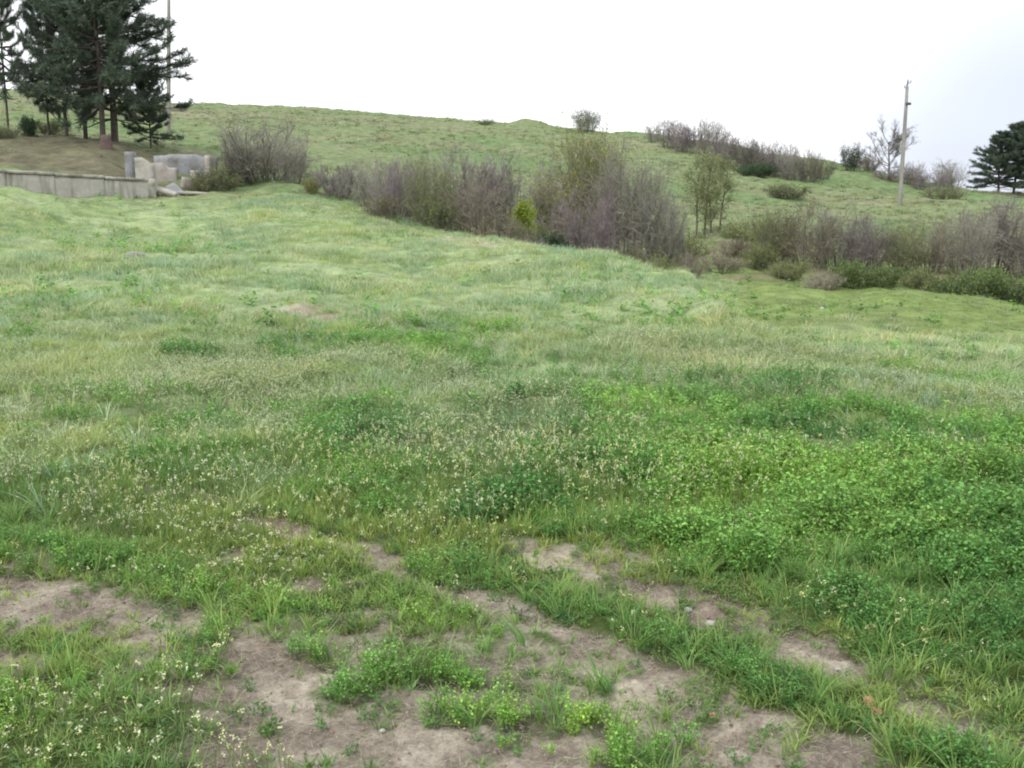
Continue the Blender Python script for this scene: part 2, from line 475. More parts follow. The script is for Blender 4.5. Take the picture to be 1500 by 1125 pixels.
def build_ground():
    th = np.unique(np.concatenate([np.radians(np.concatenate([np.arange(-180, -44.5, 3.0), np.arange(45, 180.1, 3.0)])), np.radians(np.arange(-44, 44.01, .17))]))
    th = th[:-1]
    r = np.concatenate([[.35, .7], np.exp(np.linspace(math.log(1.1), math.log(12), 330)), np.exp(np.linspace(math.log(12.1), math.log(260), 360)), [300, 360, 450, 600, 900, 1500, 2500]])
    TH, R_ = np.meshgrid(th, r)
    x = (R_ * np.sin(TH)).ravel(); y = (R_ * np.cos(TH)).ravel()
    z = height(x, y)
    rr = R_.ravel()
    soil = stroke_field(SOIL, x, y, .38, 40, 3.4, .6)
    z = z - .025 * soil * (rr < 9) + (fbm(x * 9, y * 9, 3, 77) - .5) * .045 * (rr < 10) * (.4 + soil)
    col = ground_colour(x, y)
    n = len(th); m = len(r)
    i = np.arange(m - 1)[:, None] * n; j = np.arange(n)[None]; j2 = (j + 1) % n
    Q = np.stack([i + j, i + j2, i + n + j2, i + n + j], -1).reshape(-1, 4)[:, ::-1]
    V = np.stack([x, y, z], 1)
    V = np.vstack([V, [[0, 0, float(height(0.01, .01))]]]); col = np.vstack([col, [[.09, .11, .04]]])
    c = len(V) - 1
    T = np.stack([np.full(n, c), (np.arange(n) + 1) % n, np.arange(n)], 1)
    o = put('ground', mesh('ground', V, Q, T, col, ground_mat(), True))
    tag(o, 'grassy hillside meadow with bare soil track in front', 'ground', kind='structure')


build_ground()


# ------------------------------------------------------------------ ground cover (grass, weeds, flowers): what nobody could count
def p_tuft(R, nb, h, spread, w, bend, c0, c1, segs=3, cvar=.2):
    """a tuft of arching blades: (V, Q, C)"""
    az = R.uniform(0, 2 * math.pi, nb); b = np.stack([np.cos(az), np.sin(az), np.zeros(nb)], 1)
    root = b * R.uniform(0, spread, nb)[:, None] * R.uniform(.3, 1, nb)[:, None]
    hh = h * R.uniform(.55, 1.1, nb); lean = R.uniform(.15, 1, nb) * bend
    side = np.stack([-np.sin(az), np.cos(az), np.zeros(nb)], 1)
    tw = R.uniform(-.9, .9, nb); side = side * np.cos(tw)[:, None] + b * np.sin(tw)[:, None]
    Vs = []
    for k in range(segs + 1):
        t = k / segs
        p = root + b * (hh * lean * t * t)[:, None] + np.array([0, 0, 1]) * (hh * (t - .35 * lean * t * t))[:, None]
        ww = w * (1 - t) ** .7 * .5 + .0006
        Vs += [p - side * ww, p + side * ww]
    V = np.stack(Vs, 1).reshape(-1, 3); K = 2 * (segs + 1)
    q = np.array([[2 * k, 2 * k + 1, 2 * k + 3, 2 * k + 2] for k in range(segs)])
    Q = (np.arange(nb) * K)[:, None, None] + q
    t = R.uniform(0, 1, nb)[:, None]; c = np.array(c0) * (1 - t) + np.array(c1) * t
    c = c * R.uniform(1 - cvar, 1 + cvar, nb)[:, None]
    return V, Q.reshape(-1, 4), c.repeat(K, 0)


def p_weed(R, nl, rad, h, leaf, c0, c1, stems=7):
    """a leafy weed: stems with folded oval leaflets"""
    az = R.uniform(0, 2 * math.pi, stems); tilt = R.uniform(.1, 1.0, stems)
    D = np.stack([np.cos(az) * tilt * rad / h, np.sin(az) * tilt * rad / h, np.ones(stems)], 1)
    pts, dirs = grow(np.zeros((stems, 3)) + R.normal(0, rad * .15, (stems, 3)) * [1, 1, 0], D, h * R.uniform(.6, 1.1, stems), 3, 0, .25, R)
    Vs, Qs = shoots(pts, .0015, .0008)
    P, _ = sample_shoots(pts, dirs, .25, 1.0, max(1, nl // stems), R)
    P = P + R.normal(0, leaf * .7, P.shape); P[:, 2] = np.maximum(P[:, 2], .006)
    n = len(P)
    a = R.uniform(0, 2 * math.pi, n); pitch = R.normal(.15, .45, n)
    d = np.stack([np.cos(a) * np.cos(pitch), np.sin(a) * np.cos(pitch), np.sin(pitch)], 1)
    s = np.stack([-np.sin(a), np.cos(a), R.normal(0, .35, n)], 1); s /= np.linalg.norm(s, axis=1, keepdims=True)
    L_ = leaf * R.uniform(.6, 1.35, n); up = np.cross(d, s)
    l = d * L_[:, None]; w = s * (L_ * R.uniform(.28, .42, n))[:, None]; u = up * (L_ * .12)[:, None]
    # six points, two quads: the leaf is folded along its midrib
    V = np.stack([P, P + l * .45, P + l, P + l * .75 - w * .8 + u, P + l * .3 - w + u, P + l * .3 + w + u, P + l * .75 + w * .8 + u], 1)
    q = np.array([[0, 1, 3, 4], [1, 2, 3, 3], [0, 5, 6, 1], [1, 6, 2, 2]])
    q = np.array([[0, 1, 3, 4], [0, 5, 6, 1]])
    V[:, 1] = P + l
    V = V[:, [0, 1, 3, 4, 5, 6]]
    q = np.array([[0, 1, 2, 3], [0, 4, 5, 1]])
    Q = (np.arange(n) * 6)[:, None, None] + q
    t = R.uniform(0, 1, n)[:, None]; c = (np.array(c0) * (1 - t) + np.array(c1) * t) * R.uniform(.75, 1.25, n)[:, None]
    V2, Q2 = merge([(Vs, Qs), (V.reshape(-1, 3), Q.reshape(-1, 4))])
    C = np.vstack([np.tile(np.array([.19, .31, .085]), (len(Vs), 1)), c.repeat(6, 0)])
    return V2, Q2, C


def p_flower(R, ns, h, spread, head, c, petals=7, stem_c=(.22, .31, .12)):
    """thin stalks each topped by a small head of pale petals"""
    Vs = []; Cs = []; Qs = []; o = 0
    root = R.normal(0, spread, (ns, 3)) * [1, 1, 0]
    D = np.stack([R.normal(0, .25, ns), R.normal(0, .25, ns), np.ones(ns)], 1)
    pts, _ = grow(root, D, h * R.uniform(.6, 1.15, ns), 2, 0, .2, R)
    v, q = shoots(pts, .0016, .0011); Vs.append(v); Qs.append(q); Cs.append(np.tile(stem_c, (len(v), 1))); o = len(v)
    tip = pts[:, -1].repeat(petals, 0) + R.normal(0, head * .55, (ns * petals, 3)) * [1, 1, .8]
    v, q = leaf_quads(tip, head * R.uniform(.6, 1.1, len(tip)), R, 1.2, .8)
    Vs.append(v); Qs.append(q + o)
    cc = np.array(c) * R.uniform(.75, 1.15, len(tip))[:, None]; Cs.append(cc.repeat(4, 0))
    return np.concatenate(Vs), np.concatenate(Qs), np.concatenate(Cs)


def zone(n, r0, r1, amax, R):
    """n random spots, even over the ground, between two distances"""
    r = np.sqrt(R.uniform(r0 * r0, r1 * r1, n)); a = R.uniform(-amax, amax, n)
    return r * np.sin(a), r * np.cos(a)


def scatter(protos, x, y, s, tint, R, lean=.12, sink=.01, hs=None):
    """copies of the prototype plants stood on the ground, all in one mesh"""
    z = height(x, y) - sink
    n = len(x); k = R.integers(0, len(protos), n); yaw = R.uniform(0, 2 * math.pi, n)
    lx = R.normal(0, lean, n); ly = R.normal(0, lean, n)
    hs = np.ones(n) if hs is None else hs
    Vs, Qs, Cs, o = [], [], [], 0
    for i, (V, Q, C) in enumerate(protos):
        m = np.nonzero(k == i)[0]
        if not len(m): continue
        c, sn = np.cos(yaw[m])[:, None], np.sin(yaw[m])[:, None]
        X = (V[None, :, 0] * c - V[None, :, 1] * sn) * s[m][:, None]
        Y = (V[None, :, 0] * sn + V[None, :, 1] * c) * s[m][:, None]
        Z = V[None, :, 2] * (s[m] * hs[m])[:, None]
        X = X + Z * lx[m][:, None] + x[m][:, None]; Y = Y + Z * ly[m][:, None] + y[m][:, None]; Z = Z + z[m][:, None]
        W = np.stack([X, Y, Z], -1).reshape(-1, 3).astype(np.float32)
        Cc = (C[None] * tint[m][:, None, :]).reshape(-1, 3).astype(np.float32)
        q = (Q[None] + (np.arange(len(m)) * len(V))[:, None, None]).reshape(-1, 4) + o
        Vs.append(W); Qs.append(q.astype(np.int32)); Cs.append(Cc); o += len(W)
    return np.concatenate(Vs), np.concatenate(Qs), np.concatenate(Cs)


def join_sc(L_):
    Vs, Qs, Cs, o = [], [], [], 0
    for V, Q, C in L_:
        Vs.append(V); Qs.append(Q + o); Cs.append(C); o += len(V)
    return np.concatenate(Vs), np.concatenate(Qs), np.concatenate(Cs)


MG = plant_mat('green_blades', translucent=.42)
MF = plant_mat('pale_petals', translucent=.25, rough=.8)
MS = plant_mat('dry_straw', translucent=.1, rough=.9)


def tints(n, R, x, y, amp=.22, seed=3):
    a = fbm(x * .8, y * .8, 3, seed)[:, None] - .5
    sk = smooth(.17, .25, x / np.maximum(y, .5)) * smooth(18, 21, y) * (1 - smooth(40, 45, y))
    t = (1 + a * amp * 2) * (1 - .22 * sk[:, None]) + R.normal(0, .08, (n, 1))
    return np.clip(np.hstack([t * (1 + a * .5 + R.normal(0, .06, (n, 1))), t, t * (1 - a * .4 + R.normal(0, .06, (n, 1)))]), .35, 2)


GREEN0, GREEN1 = (.16, .255, .06), (.33, .45, .15)
MID0, MID1 = (.210, .31, .108), (.415, .53, .24)
LUSH0, LUSH1 = (.10, .255, .055), (.285, .53, .14)
PALE0, PALE1 = (.312, .40, .21), (.55, .625, .40)


def build_cover():
    R = np.random.default_rng(11)
    grass, weeds, flowers, pale_l = [], [], [], []
    # prototypes
    short = [p_tuft(R, 18, .06, .05, .0038, 1.1, GREEN0, GREEN1, 2) for _ in range(6)]
    tall = [p_tuft(R, 18, .14, .05, .0036, 1.0, LUSH0, GREEN1, 3) for _ in range(6)]
    weed = [p_weed(R, 135, .085, R.uniform(.08, .13), R.uniform(.006, .010), LUSH0, LUSH1, 9) for _ in range(8)]
    clover = [p_weed(R, 40, .08, .05, .0115, (.08, .165, .055), (.18, .30, .11), 8) for _ in range(6)]
    fl_near = [p_flower(R, 6, .13, .06, .0085, (.66, .68, .47)) for _ in range(6)]
    fl_mid = [p_flower(R, 12, .165, .12, .0085, (.66, .72, .48), 6) for _ in range(6)]
    # ---- near: to 7 m
    A = 1.0; area = A * (7.2 ** 2 - 1.7 ** 2)
    n = int(area * 420); x, y = zone(n, 1.7, 7.2, A, R); soil, lush, fl, pale = cover(x, y)
    dens = np.clip((1 - soil) * .8 + .02 + .42 * smooth(.47, .6, fbm(x * 3.1, y * 3.1, 3, 99)), 0, 1) * np.where(lush > .5, .35, 1) * (.45 + .8 * smooth(.3, .6, fbm(x * 1.7, y * 1.7, 3, 101)))
    m = R.random(n) < dens; x, y, soil, lush = x[m], y[m], soil[m], lush[m]
    hh = R.uniform(.6, 1.25, len(x)) * (1 + .8 * smooth(4.2, 6, y)) * (1 - .45 * soil)
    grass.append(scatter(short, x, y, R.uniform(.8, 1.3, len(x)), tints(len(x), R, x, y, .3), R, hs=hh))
    n = int(area * 200); x, y = zone(n, 1.7, 7.2, A, R); soil, lush, fl, pale = cover(x, y)
    m = R.random(n) < np.clip(.6 * lush + .35 * smooth(4.6, 6, y) * (1 - soil), 0, 1); x, y, lush = x[m], y[m], lush[m]
    grass.append(scatter(tall, x, y, R.uniform(.7, 1.2, len(x)), tints(len(x), R, x, y, .25), R, .2))
    n = int(area * 300); x, y = zone(n, 1.7, 7.2, A, R); soil, lush, fl, pale = cover(x, y)
    lumps = smooth(.3, .6, fbm(x * 2.3, y * 2.3, 3, 111))
    m = R.random(n) < np.clip(lush * (.55 + .45 * lumps) + .16 * (1 - soil) + .03, 0, 1)
    x, y, soil, lush, lumps = x[m], y[m], soil[m], lush[m], lumps[m]
    sc = R.uniform(.65, 1.2, len(x)) * (.5 + .75 * lush) * (.55 + .85 * lumps)
    sc = sc * (.78 + .22 * smooth(3.4, 5, y)) * (1 + .38 * smooth(.6, .95, lush) * smooth(-.1, .1, x / y) * smooth(4.3, 5, y + x * .35))
    weeds.append(scatter(weed, x, y, sc, tints(len(x), R, x, y, .5, 8), R))
    n = int(area * 220); x, y = zone(n, 1.7, 7.2, A, R); soil, lush, fl, pale = cover(x, y)
    m = R.random(n) < np.clip(.8 * (1 - soil) * (1 - lush) * smooth(.35, .6, fbm(x * 2, y * 2, 3, 121)) + .02 + .45 * smooth(.48, .6, fbm(x * 4, y * 4, 3, 122)), 0, 1); x, y, soil = x[m], y[m], soil[m]
    weeds.append(scatter(clover, x, y, R.uniform(.6, 1.2, len(x)), tints(len(x), R, x, y, .3, 9), R))
    n = int(area * 100); x, y = zone(n, 1.7, 7.2, A, R); soil, lush, fl, pale = cover(x, y)
    m = R.random(n) < np.clip(fl * .6 + (.04 + .3 * smooth(4.6, 6, y) * smooth(.45, .6, fbm(x * 1.2, y * 1.2, 4, 151))) * (1 - soil), 0, 1) * (1 - soil); x, y = x[m], y[m]
    hh = R.uniform(.7, 1.2, len(x)) * (1 + .9 * smooth(4.4, 6, y))
    tt = np.ones((len(x), 3)) * R.uniform(.75, 1.1, (len(x), 1)); tt[:, 2] *= R.uniform(.6, 1.1, len(x))
    flowers.append(scatter(fl_near, x, y, R.uniform(.8, 1.3, len(x)), tt, R, hs=hh))
    # ---- middle: 7 to 15 m
    tuft_m = [p_tuft(R, 22, .145, .12, .0075, 1.15, MID0, MID1, 3) for _ in range(6)]
    weed_m = [p_weed(R, 96, .15, .15, R.uniform(.011, .017), LUSH0, LUSH1, 8) for _ in range(6)]
    pale_m = [p_tuft(R, 18, .19, .13, .0065, 1.25, PALE0, PALE1, 3) for _ in range(6)]
    A = .78; area = A * (18.5 ** 2 - 5.6 ** 2)
    fade = lambda x, y: smooth(5.6, 7.2, np.hypot(x, y)) * (1 - smooth(13, 18.5, np.hypot(x, y)))
    n = int(area * 75); x, y = zone(n, 5.6, 18.5, A, R); soil, lush, fl, pale = cover(x, y)
    m = R.random(n) < fade(x, y) * (1 - soil * .9) * np.where(lush > .5, .5, .9); x, y, lush = x[m], y[m], lush[m]
    big = smooth(.3, .65, fbm(x * 1.1, y * 1.1, 3, 131))
    grass.append(scatter(tuft_m, x, y, R.uniform(.65, 1.15, len(x)) * (.7 + .5 * big), tints(len(x), R, x, y, .35), R, .2))
    n = int(area * 55); x, y = zone(n, 5.6, 18.5, A, R); soil, lush, fl, pale = cover(x, y)
    big = smooth(.35, .6, fbm(x * 1.3, y * 1.5, 3, 141))
    m = R.random(n) < fade(x, y) * np.clip(lush * .95 + .22 * big * (1 - soil), 0, 1); x, y, lush, big = x[m], y[m], lush[m], big[m]
    weeds.append(scatter(weed_m, x, y, R.uniform(.55, 1.05, len(x)) * (.6 + .65 * lush) * (.55 + .95 * big), tints(len(x), R, x, y, .5, 8), R))
    n = int(area * 80); x, y = zone(n, 5.6, 18.5, A, R); soil, lush, fl, pale = cover(x, y)
    cl = .15 + .85 * smooth(.42, .58, fbm(x * 1.2, y * 1.2, 4, 151))
    m = R.random(n) < fade(x, y) * np.clip((.62 + .55 * fl) * cl * (1 - soil) * (1 - .8 * lush), 0, 1); x, y = x[m], y[m]
    tt = np.ones((len(x), 3)) * R.uniform(.75, 1.1, (len(x), 1))
    flowers.append(scatter(fl_mid, x, y, R.uniform(.8, 1.25, len(x)), tt, R))
    n = int(area * 45); x, y = zone(n, 5.6, 18.5, A, R); soil, lush, fl, pale = cover(x, y)
    m = R.random(n) < fade(x, y) * np.clip(pale * .95 + .18, 0, 1) * (1 - soil) * (1 - .8 * lush); x, y = x[m], y[m]
    pale_l.append(scatter(pale_m, x, y, R.uniform(.7, 1.2, len(x)), tints(len(x), R, x, y, .2, 4), R, .25))
    # ---- far meadow: 15 to 46 m
    tuft_f = [p_tuft(R, 16, .17, .26, .015, 1.1, MID0, MID1, 2) for _ in range(6)]
    pale_f = [p_tuft(R, 16, .22, .30, .013, 1.2, PALE0, PALE1, 2) for _ in range(6)]
    weed_f = [p_weed(R, 26, .34, .24, .085, LUSH0, LUSH1, 4) for _ in range(5)]
    A = .62
    n = int(A * (46 ** 2 - 12.5 ** 2) * 15); x, y = zone(n, 12.5, 46, A, R); soil, lush, fl, pale = cover(x, y)
    ff = lambda x, y: smooth(12.5, 17.5, np.hypot(x, y))
    lump = lambda x, y: .55 + .75 * smooth(.3, .68, fbm(x * .55, y * .8, 3, 191))
    m = R.random(n) < ff(x, y) * (1 - soil * .9) * (1 - .35 * pale); x, y = x[m], y[m]
    lawn = np.where((y > 34) & (x / y < -.27), .5, 1) * (1 - .45 * smooth(.17, .25, x / y) * smooth(18, 21, y))
    grass.append(scatter(tuft_f, x, y, lump(x, y) * lawn * R.uniform(.6, 1.1, len(x)), tints(len(x), R, x, y, .4), R, .2))
    n = int(A * (44 ** 2 - 12.5 ** 2) * 24); x, y = zone(n, 12.5, 44, A, R); soil, lush, fl, pale = cover(x, y)
    m = (R.random(n) < ff(x, y) * pale * .9 * (1 - soil)); x, y = x[m], y[m]
    lawn = np.where((y > 34) & (x / y < -.27), .5, 1) * (1 - .45 * smooth(.17, .25, x / y) * smooth(18, 21, y))
    pale_l.append(scatter(pale_f, x, y, lump(x, y) * lawn * R.uniform(.6, 1.1, len(x)), tints(len(x), R, x, y, .2, 4), R, .3))
    n = int(A * (46 ** 2 - 12.5 ** 2) * 3.2); x, y = zone(n, 12.5, 46, A, R); soil, lush, fl, pale = cover(x, y)
    m = R.random(n) < ff(x, y) * np.clip(lush + .18 * smooth(.5, .65, fbm(x * .5, y * .7, 3, 161)), 0, 1); x, y = x[m], y[m]
    weeds.append(scatter(weed_f, x, y, R.uniform(.5, 1.0, len(x)), tints(len(x), R, x, y, .5, 8), R))
    # ---- hillside tussocks: 46 to 165 m
    tus = [p_tuft(R, 22, .24, .7, .045, .9, (.17, .22, .10), (.25, .30, .155), 2) for _ in range(5)]
    dead = [p_tuft(R, 18, .28, .6, .045, .9, (.22, .22, .14), (.32, .30, .21), 2) for _ in range(4)]
    A = .60
    n = int(A * (165 ** 2 - 44 ** 2) * .9); x, y = zone(n, 44, 165, A, R)
    c = fbm(x * .13, y * .2, 4, 171); m = R.random(n) < smooth(.38, .62, c); x, y = x[m], y[m]
    grass.append(scatter(tus, x, y, R.uniform(.5, 1.1, len(x)), tints(len(x), R, x, y, .45), R, .2))
    n = int(A * (150 ** 2 - 44 ** 2) * .3); x, y = zone(n, 44, 150, A, R)
    c = fbm(x * .16, y * .3, 4, 55); m = R.random(n) < smooth(.5, .66, c); x, y = x[m], y[m]
    pale_l.append(scatter(dead, x, y, R.uniform(.5, 1.1, len(x)), tints(len(x), R, x, y, .3), R, .2))

    for nm, parts, mat, lab in (('grass', grass, MG, 'green meadow grass growing over the field and hillside'),
                                ('pale_grass', pale_l, MG, 'pale silky seeding grass blown over the far meadow'),
                                ('weeds', weeds, MG, 'leafy green weeds and clover growing beside the soil track'),
                                ('wildflowers', flowers, MF, 'small cream white flower heads dotted through the meadow')):
        V, Q, C = join_sc(parts)
        tag(put(nm, mesh(nm, V, Q, None, C, mat)), lab, nm.replace('_', ' '), kind='stuff')
        print(nm, len(Q))
    # ---- straw and clods on the bare soil
    area = 1.0 * (6 ** 2 - 1.7 ** 2)
    n = int(area * 3600); x, y = zone(n, 1.7, 6.0, 1.0, R); soil, lush, fl, pale = cover(x, y)
    m = R.random(n) < soil * .8 + .05; x, y = x[m], y[m]; n = len(x)
    a = R.uniform(0, 6.283, n); l = R.uniform(.008, .042, n) * R.uniform(.5, 1.3, n); z = height(x, y)
    soil = stroke_field(SOIL, x, y, .38, 40, 3.4, .6); z = z - .02 * soil
    P0 = np.stack([x, y, z + R.uniform(.0, .012, n)], 1)
    P1 = P0 + np.stack([np.cos(a) * l, np.sin(a) * l, R.normal(.004, .012, n)], 1)
    V, Q = prisms(P0, P1, R.uniform(.0006, .0014, n), .0005)
    t = R.uniform(0, 1, (n, 1)); C = np.array([.28, .23, .17]) * (1 - t) + np.array([.58, .52, .42]) * t
    tag(put('straw', mesh('straw', V, Q, None, C.repeat(6, 0), MS)), 'dry straw bits lying on the bare soil track', 'straw', kind='stuff')
    n = int(area * 420); x, y = zone(n, 1.7, 6.0, 1.0, R); soil, lush, fl, pale = cover(x, y)
    m = R.random(n) < soil * .9; x, y = x[m], y[m]; n = len(x)
    sph = np.array([[1, 0, 0], [0, 1, 0], [-1, 0, 0], [0, -1, 0], [0, 0, 1], [0, 0, -1]], float)
    V = sph[None] * (R.uniform(.0025, .009, (n, 1, 1)) * R.uniform(.6, 1.3, (n, 6, 1))) * [1, 1, .7] + np.stack([x, y, height(x, y) - .012], 1)[:, None]
    T = np.array([[0, 1, 4], [1, 2, 4], [2, 3, 4], [3, 0, 4], [1, 0, 5], [2, 1, 5], [3, 2, 5], [0, 3, 5]])
    T = (np.arange(n) * 6)[:, None, None] + T
    C = np.array([.25, .19, .15]) * R.uniform(.6, 1.6, (n, 1))
    tag(put('soil_crumbs', mesh('soil_crumbs', V.reshape(-1, 3), None, T.reshape(-1, 3), C.repeat(6, 0), MS)), 'loose clods of dry earth on the bare track', 'soil crumbs', kind='stuff')


build_cover()
# ------------------------------------------------------------------ shrubs
def make_shrub(seed, H, W, stems=34, twigs=12, fine=7, tw=.011, lean=1.0):
    """a bare many-stemmed shrub about H high and W wide: (stem mesh, twig mesh, twig tips)"""
    R = np.random.default_rng(seed)
    az = R.uniform(0, 2 * math.pi, stems); t = np.sqrt(R.uniform(0, 1, stems))
    out = np.stack([np.cos(az), np.sin(az), np.zeros(stems)], 1)
    P = out * (t * W * .22)[:, None]; P[:, 2] = -.1
    D = out * (t * W / H * .55 * lean)[:, None] + [0, 0, 1]
    L_ = H * R.uniform(.5, .84, stems) * np.sqrt(1 + (t * W / H * .4) ** 2) * (1 - .25 * t)
    pts, dirs = grow(P, D, L_, 6, .25, .3, R)
    stem = merge([shoots(pts, R.uniform(.016, .034, stems) * (H / 3) ** .5, .006), prisms(np.tile([0., 0, -.22], (stems, 1)), P + [0, 0, .03], .05, .02)])
    P2, D2 = sample_shoots(pts, dirs, .12, 1.0, twigs, R)
    D2 = D2 * .8 + unit(len(P2), R) * 1.1 + [0, 0, .12]
    h = np.clip(P2[:, 2] / H, 0, 1)
    p2, d2 = grow(P2, D2, H * R.uniform(.14, .30, len(P2)) * (1.1 - .4 * h), 3, .25, .35, R)
    a = shoots(p2, tw * .8, tw * .5)
    P3, D3 = sample_shoots(p2, d2, .2, 1.0, fine, R)
    p3, d3 = grow(P3, D3 + unit(len(P3), R) * .9 + [0, 0, .1], H * R.uniform(.05, .13, len(P3)), 2, .15, .3, R)
    b = shoots(p3, tw * .5, tw * .32)
    return stem, merge([a, b]), p3[:, -1], R


def leaves_mesh(tips, n, size, R, c0, c1, zbias=None, spread=.08):
    k = R.integers(0, len(tips), n)
    P = tips[k] + R.normal(0, spread, (n, 3))
    V, Q = leaf_quads(P, size * R.uniform(.6, 1.3, n), R, .5, .65)
    t = R.uniform(0, 1, (n, 1)); C = (np.array(c0) * (1 - t) + np.array(c1) * t) * R.uniform(.75, 1.25, (n, 1))
    return V, Q, C.repeat(4, 0)


TW = {k: plant_mat('twigs_' + k, c, False, 0, rough=.85, obj_var=.16, noise=.25) for k, c in {
    'grey': (.25, .237, .208), 'purple': (.235, .202, .208), 'plum': (.20, .165, .172), 'brown': (.225, .20, .155), 'olive': (.20, .205, .125), 'dark': (.155, .145, .125), 'pale': (.32, .305, .265)}.items()}
BARK = stone_mat('bark', (.09, .075, .06), (.19, .16, .135), 6, .5)
PINEBARK = stone_mat('pine_bark', (.055, .049, .044), (.12, .10, .087), 5, .6)
LEAF = plant_mat('leaves', translucent=.35, obj_var=.12)

SHAPES = {
    'round': [make_shrub(100 + i, 3.0, 3.4, 30, 11, 7) for i in range(3)],
    'upright': [make_shrub(200 + i, 3.6, 2.2, 22, 12, 7, lean=.6) for i in range(3)],
    'low': [make_shrub(300 + i, 1.5, 2.4, 34, 9, 7, .010, 1.3) for i in range(2)],
}
SIZE = {'round': (3.0, 3.4), 'upright': (3.6, 2.2), 'low': (1.5, 2.4)}
_mesh_cache = {}
LEAFCOL = {
    'sapling': ((.19, .235, .10), (.30, .34, .16), 0, 0),
    'bud': ((.15, .20, .06), (.26, .31, .11), 2100, .075), 'lime': ((.20, .27, .035), (.34, .40, .06), 2600, .085),
    'hint': ((.15, .18, .07), (.24, .26, .11), 700, .07), 'green': ((.08, .15, .04), (.19, .27, .085), 3400, .09), 'dark': ((.03, .075, .03), (.06, .12, .05), 4200, .10),
    'yellow': ((.22, .25, .05), (.34, .34, .09), 2200, .08), 'bluegreen': ((.10, .15, .11), (.17, .21, .15), 2600, .09), 'tan': ((.28, .24, .16), (.40, .34, .24), 1600, .07)}


def shrub_meshes(shape, i, leaf):
    key = (shape, i, leaf)
    if key not in _mesh_cache:
        stem, tw, tips, R = SHAPES[shape][i]
        if (shape, i) not in _mesh_cache:
            _mesh_cache[(shape, i)] = (mesh('stems', *stem, mat=TW['brown']), mesh('twigs', *tw, mat=TW['grey']))
        lm = None
        if leaf:
            c0, c1, n, s = LEAFCOL[leaf]
            V, Q, C = leaves_mesh(tips, n, s, np.random.default_rng(5 + i), c0, c1)
            lm = mesh('leaves', V, Q, None, C, LEAF)
        _mesh_cache[key] = (*_mesh_cache[(shape, i)], lm)
    return _mesh_cache[key]


_n = [0]


def shrub(name, loc, h, w, shape, twig, leaf, label, group, cat='shrub'):
    """one shrub standing at loc, h high and w wide"""
    _n[0] += 1; i = _n[0] % len(SHAPES[shape])
    sm, tm, lm = shrub_meshes(shape, i, leaf)
    r = random.Random(_n[0] * 7)
    root = empty(name, loc, r.uniform(0, 6.28)); H0, W0 = SIZE[shape]
    root.scale = (w / W0 * 1.05, w / W0 * 1.05, h / H0 * ((1.42 if group == GT else 1.26) if shape != 'low' else 1.05))
    tag(root, label, cat, group)
    for nm, me, mt in (('stems', sm, TW['dark']), ('twigs', tm, TW[twig])):
        o = put(nm, me, root)
        o.material_slots[0].link = 'OBJECT'; o.material_slots[0].material = mt
    if lm: put('leaves', lm, root)
    return root


GT = 'shrubs of the thicket behind the meadow'
GR = 'shrubs along the foot of the slope beyond the sunken field'
GH = 'bare shrubs in a row on the hilltop'
GS = 'shrubs on the far skyline beside the bare tree'
BS, LS = 'bare_shrub', 'leafy_shrub'
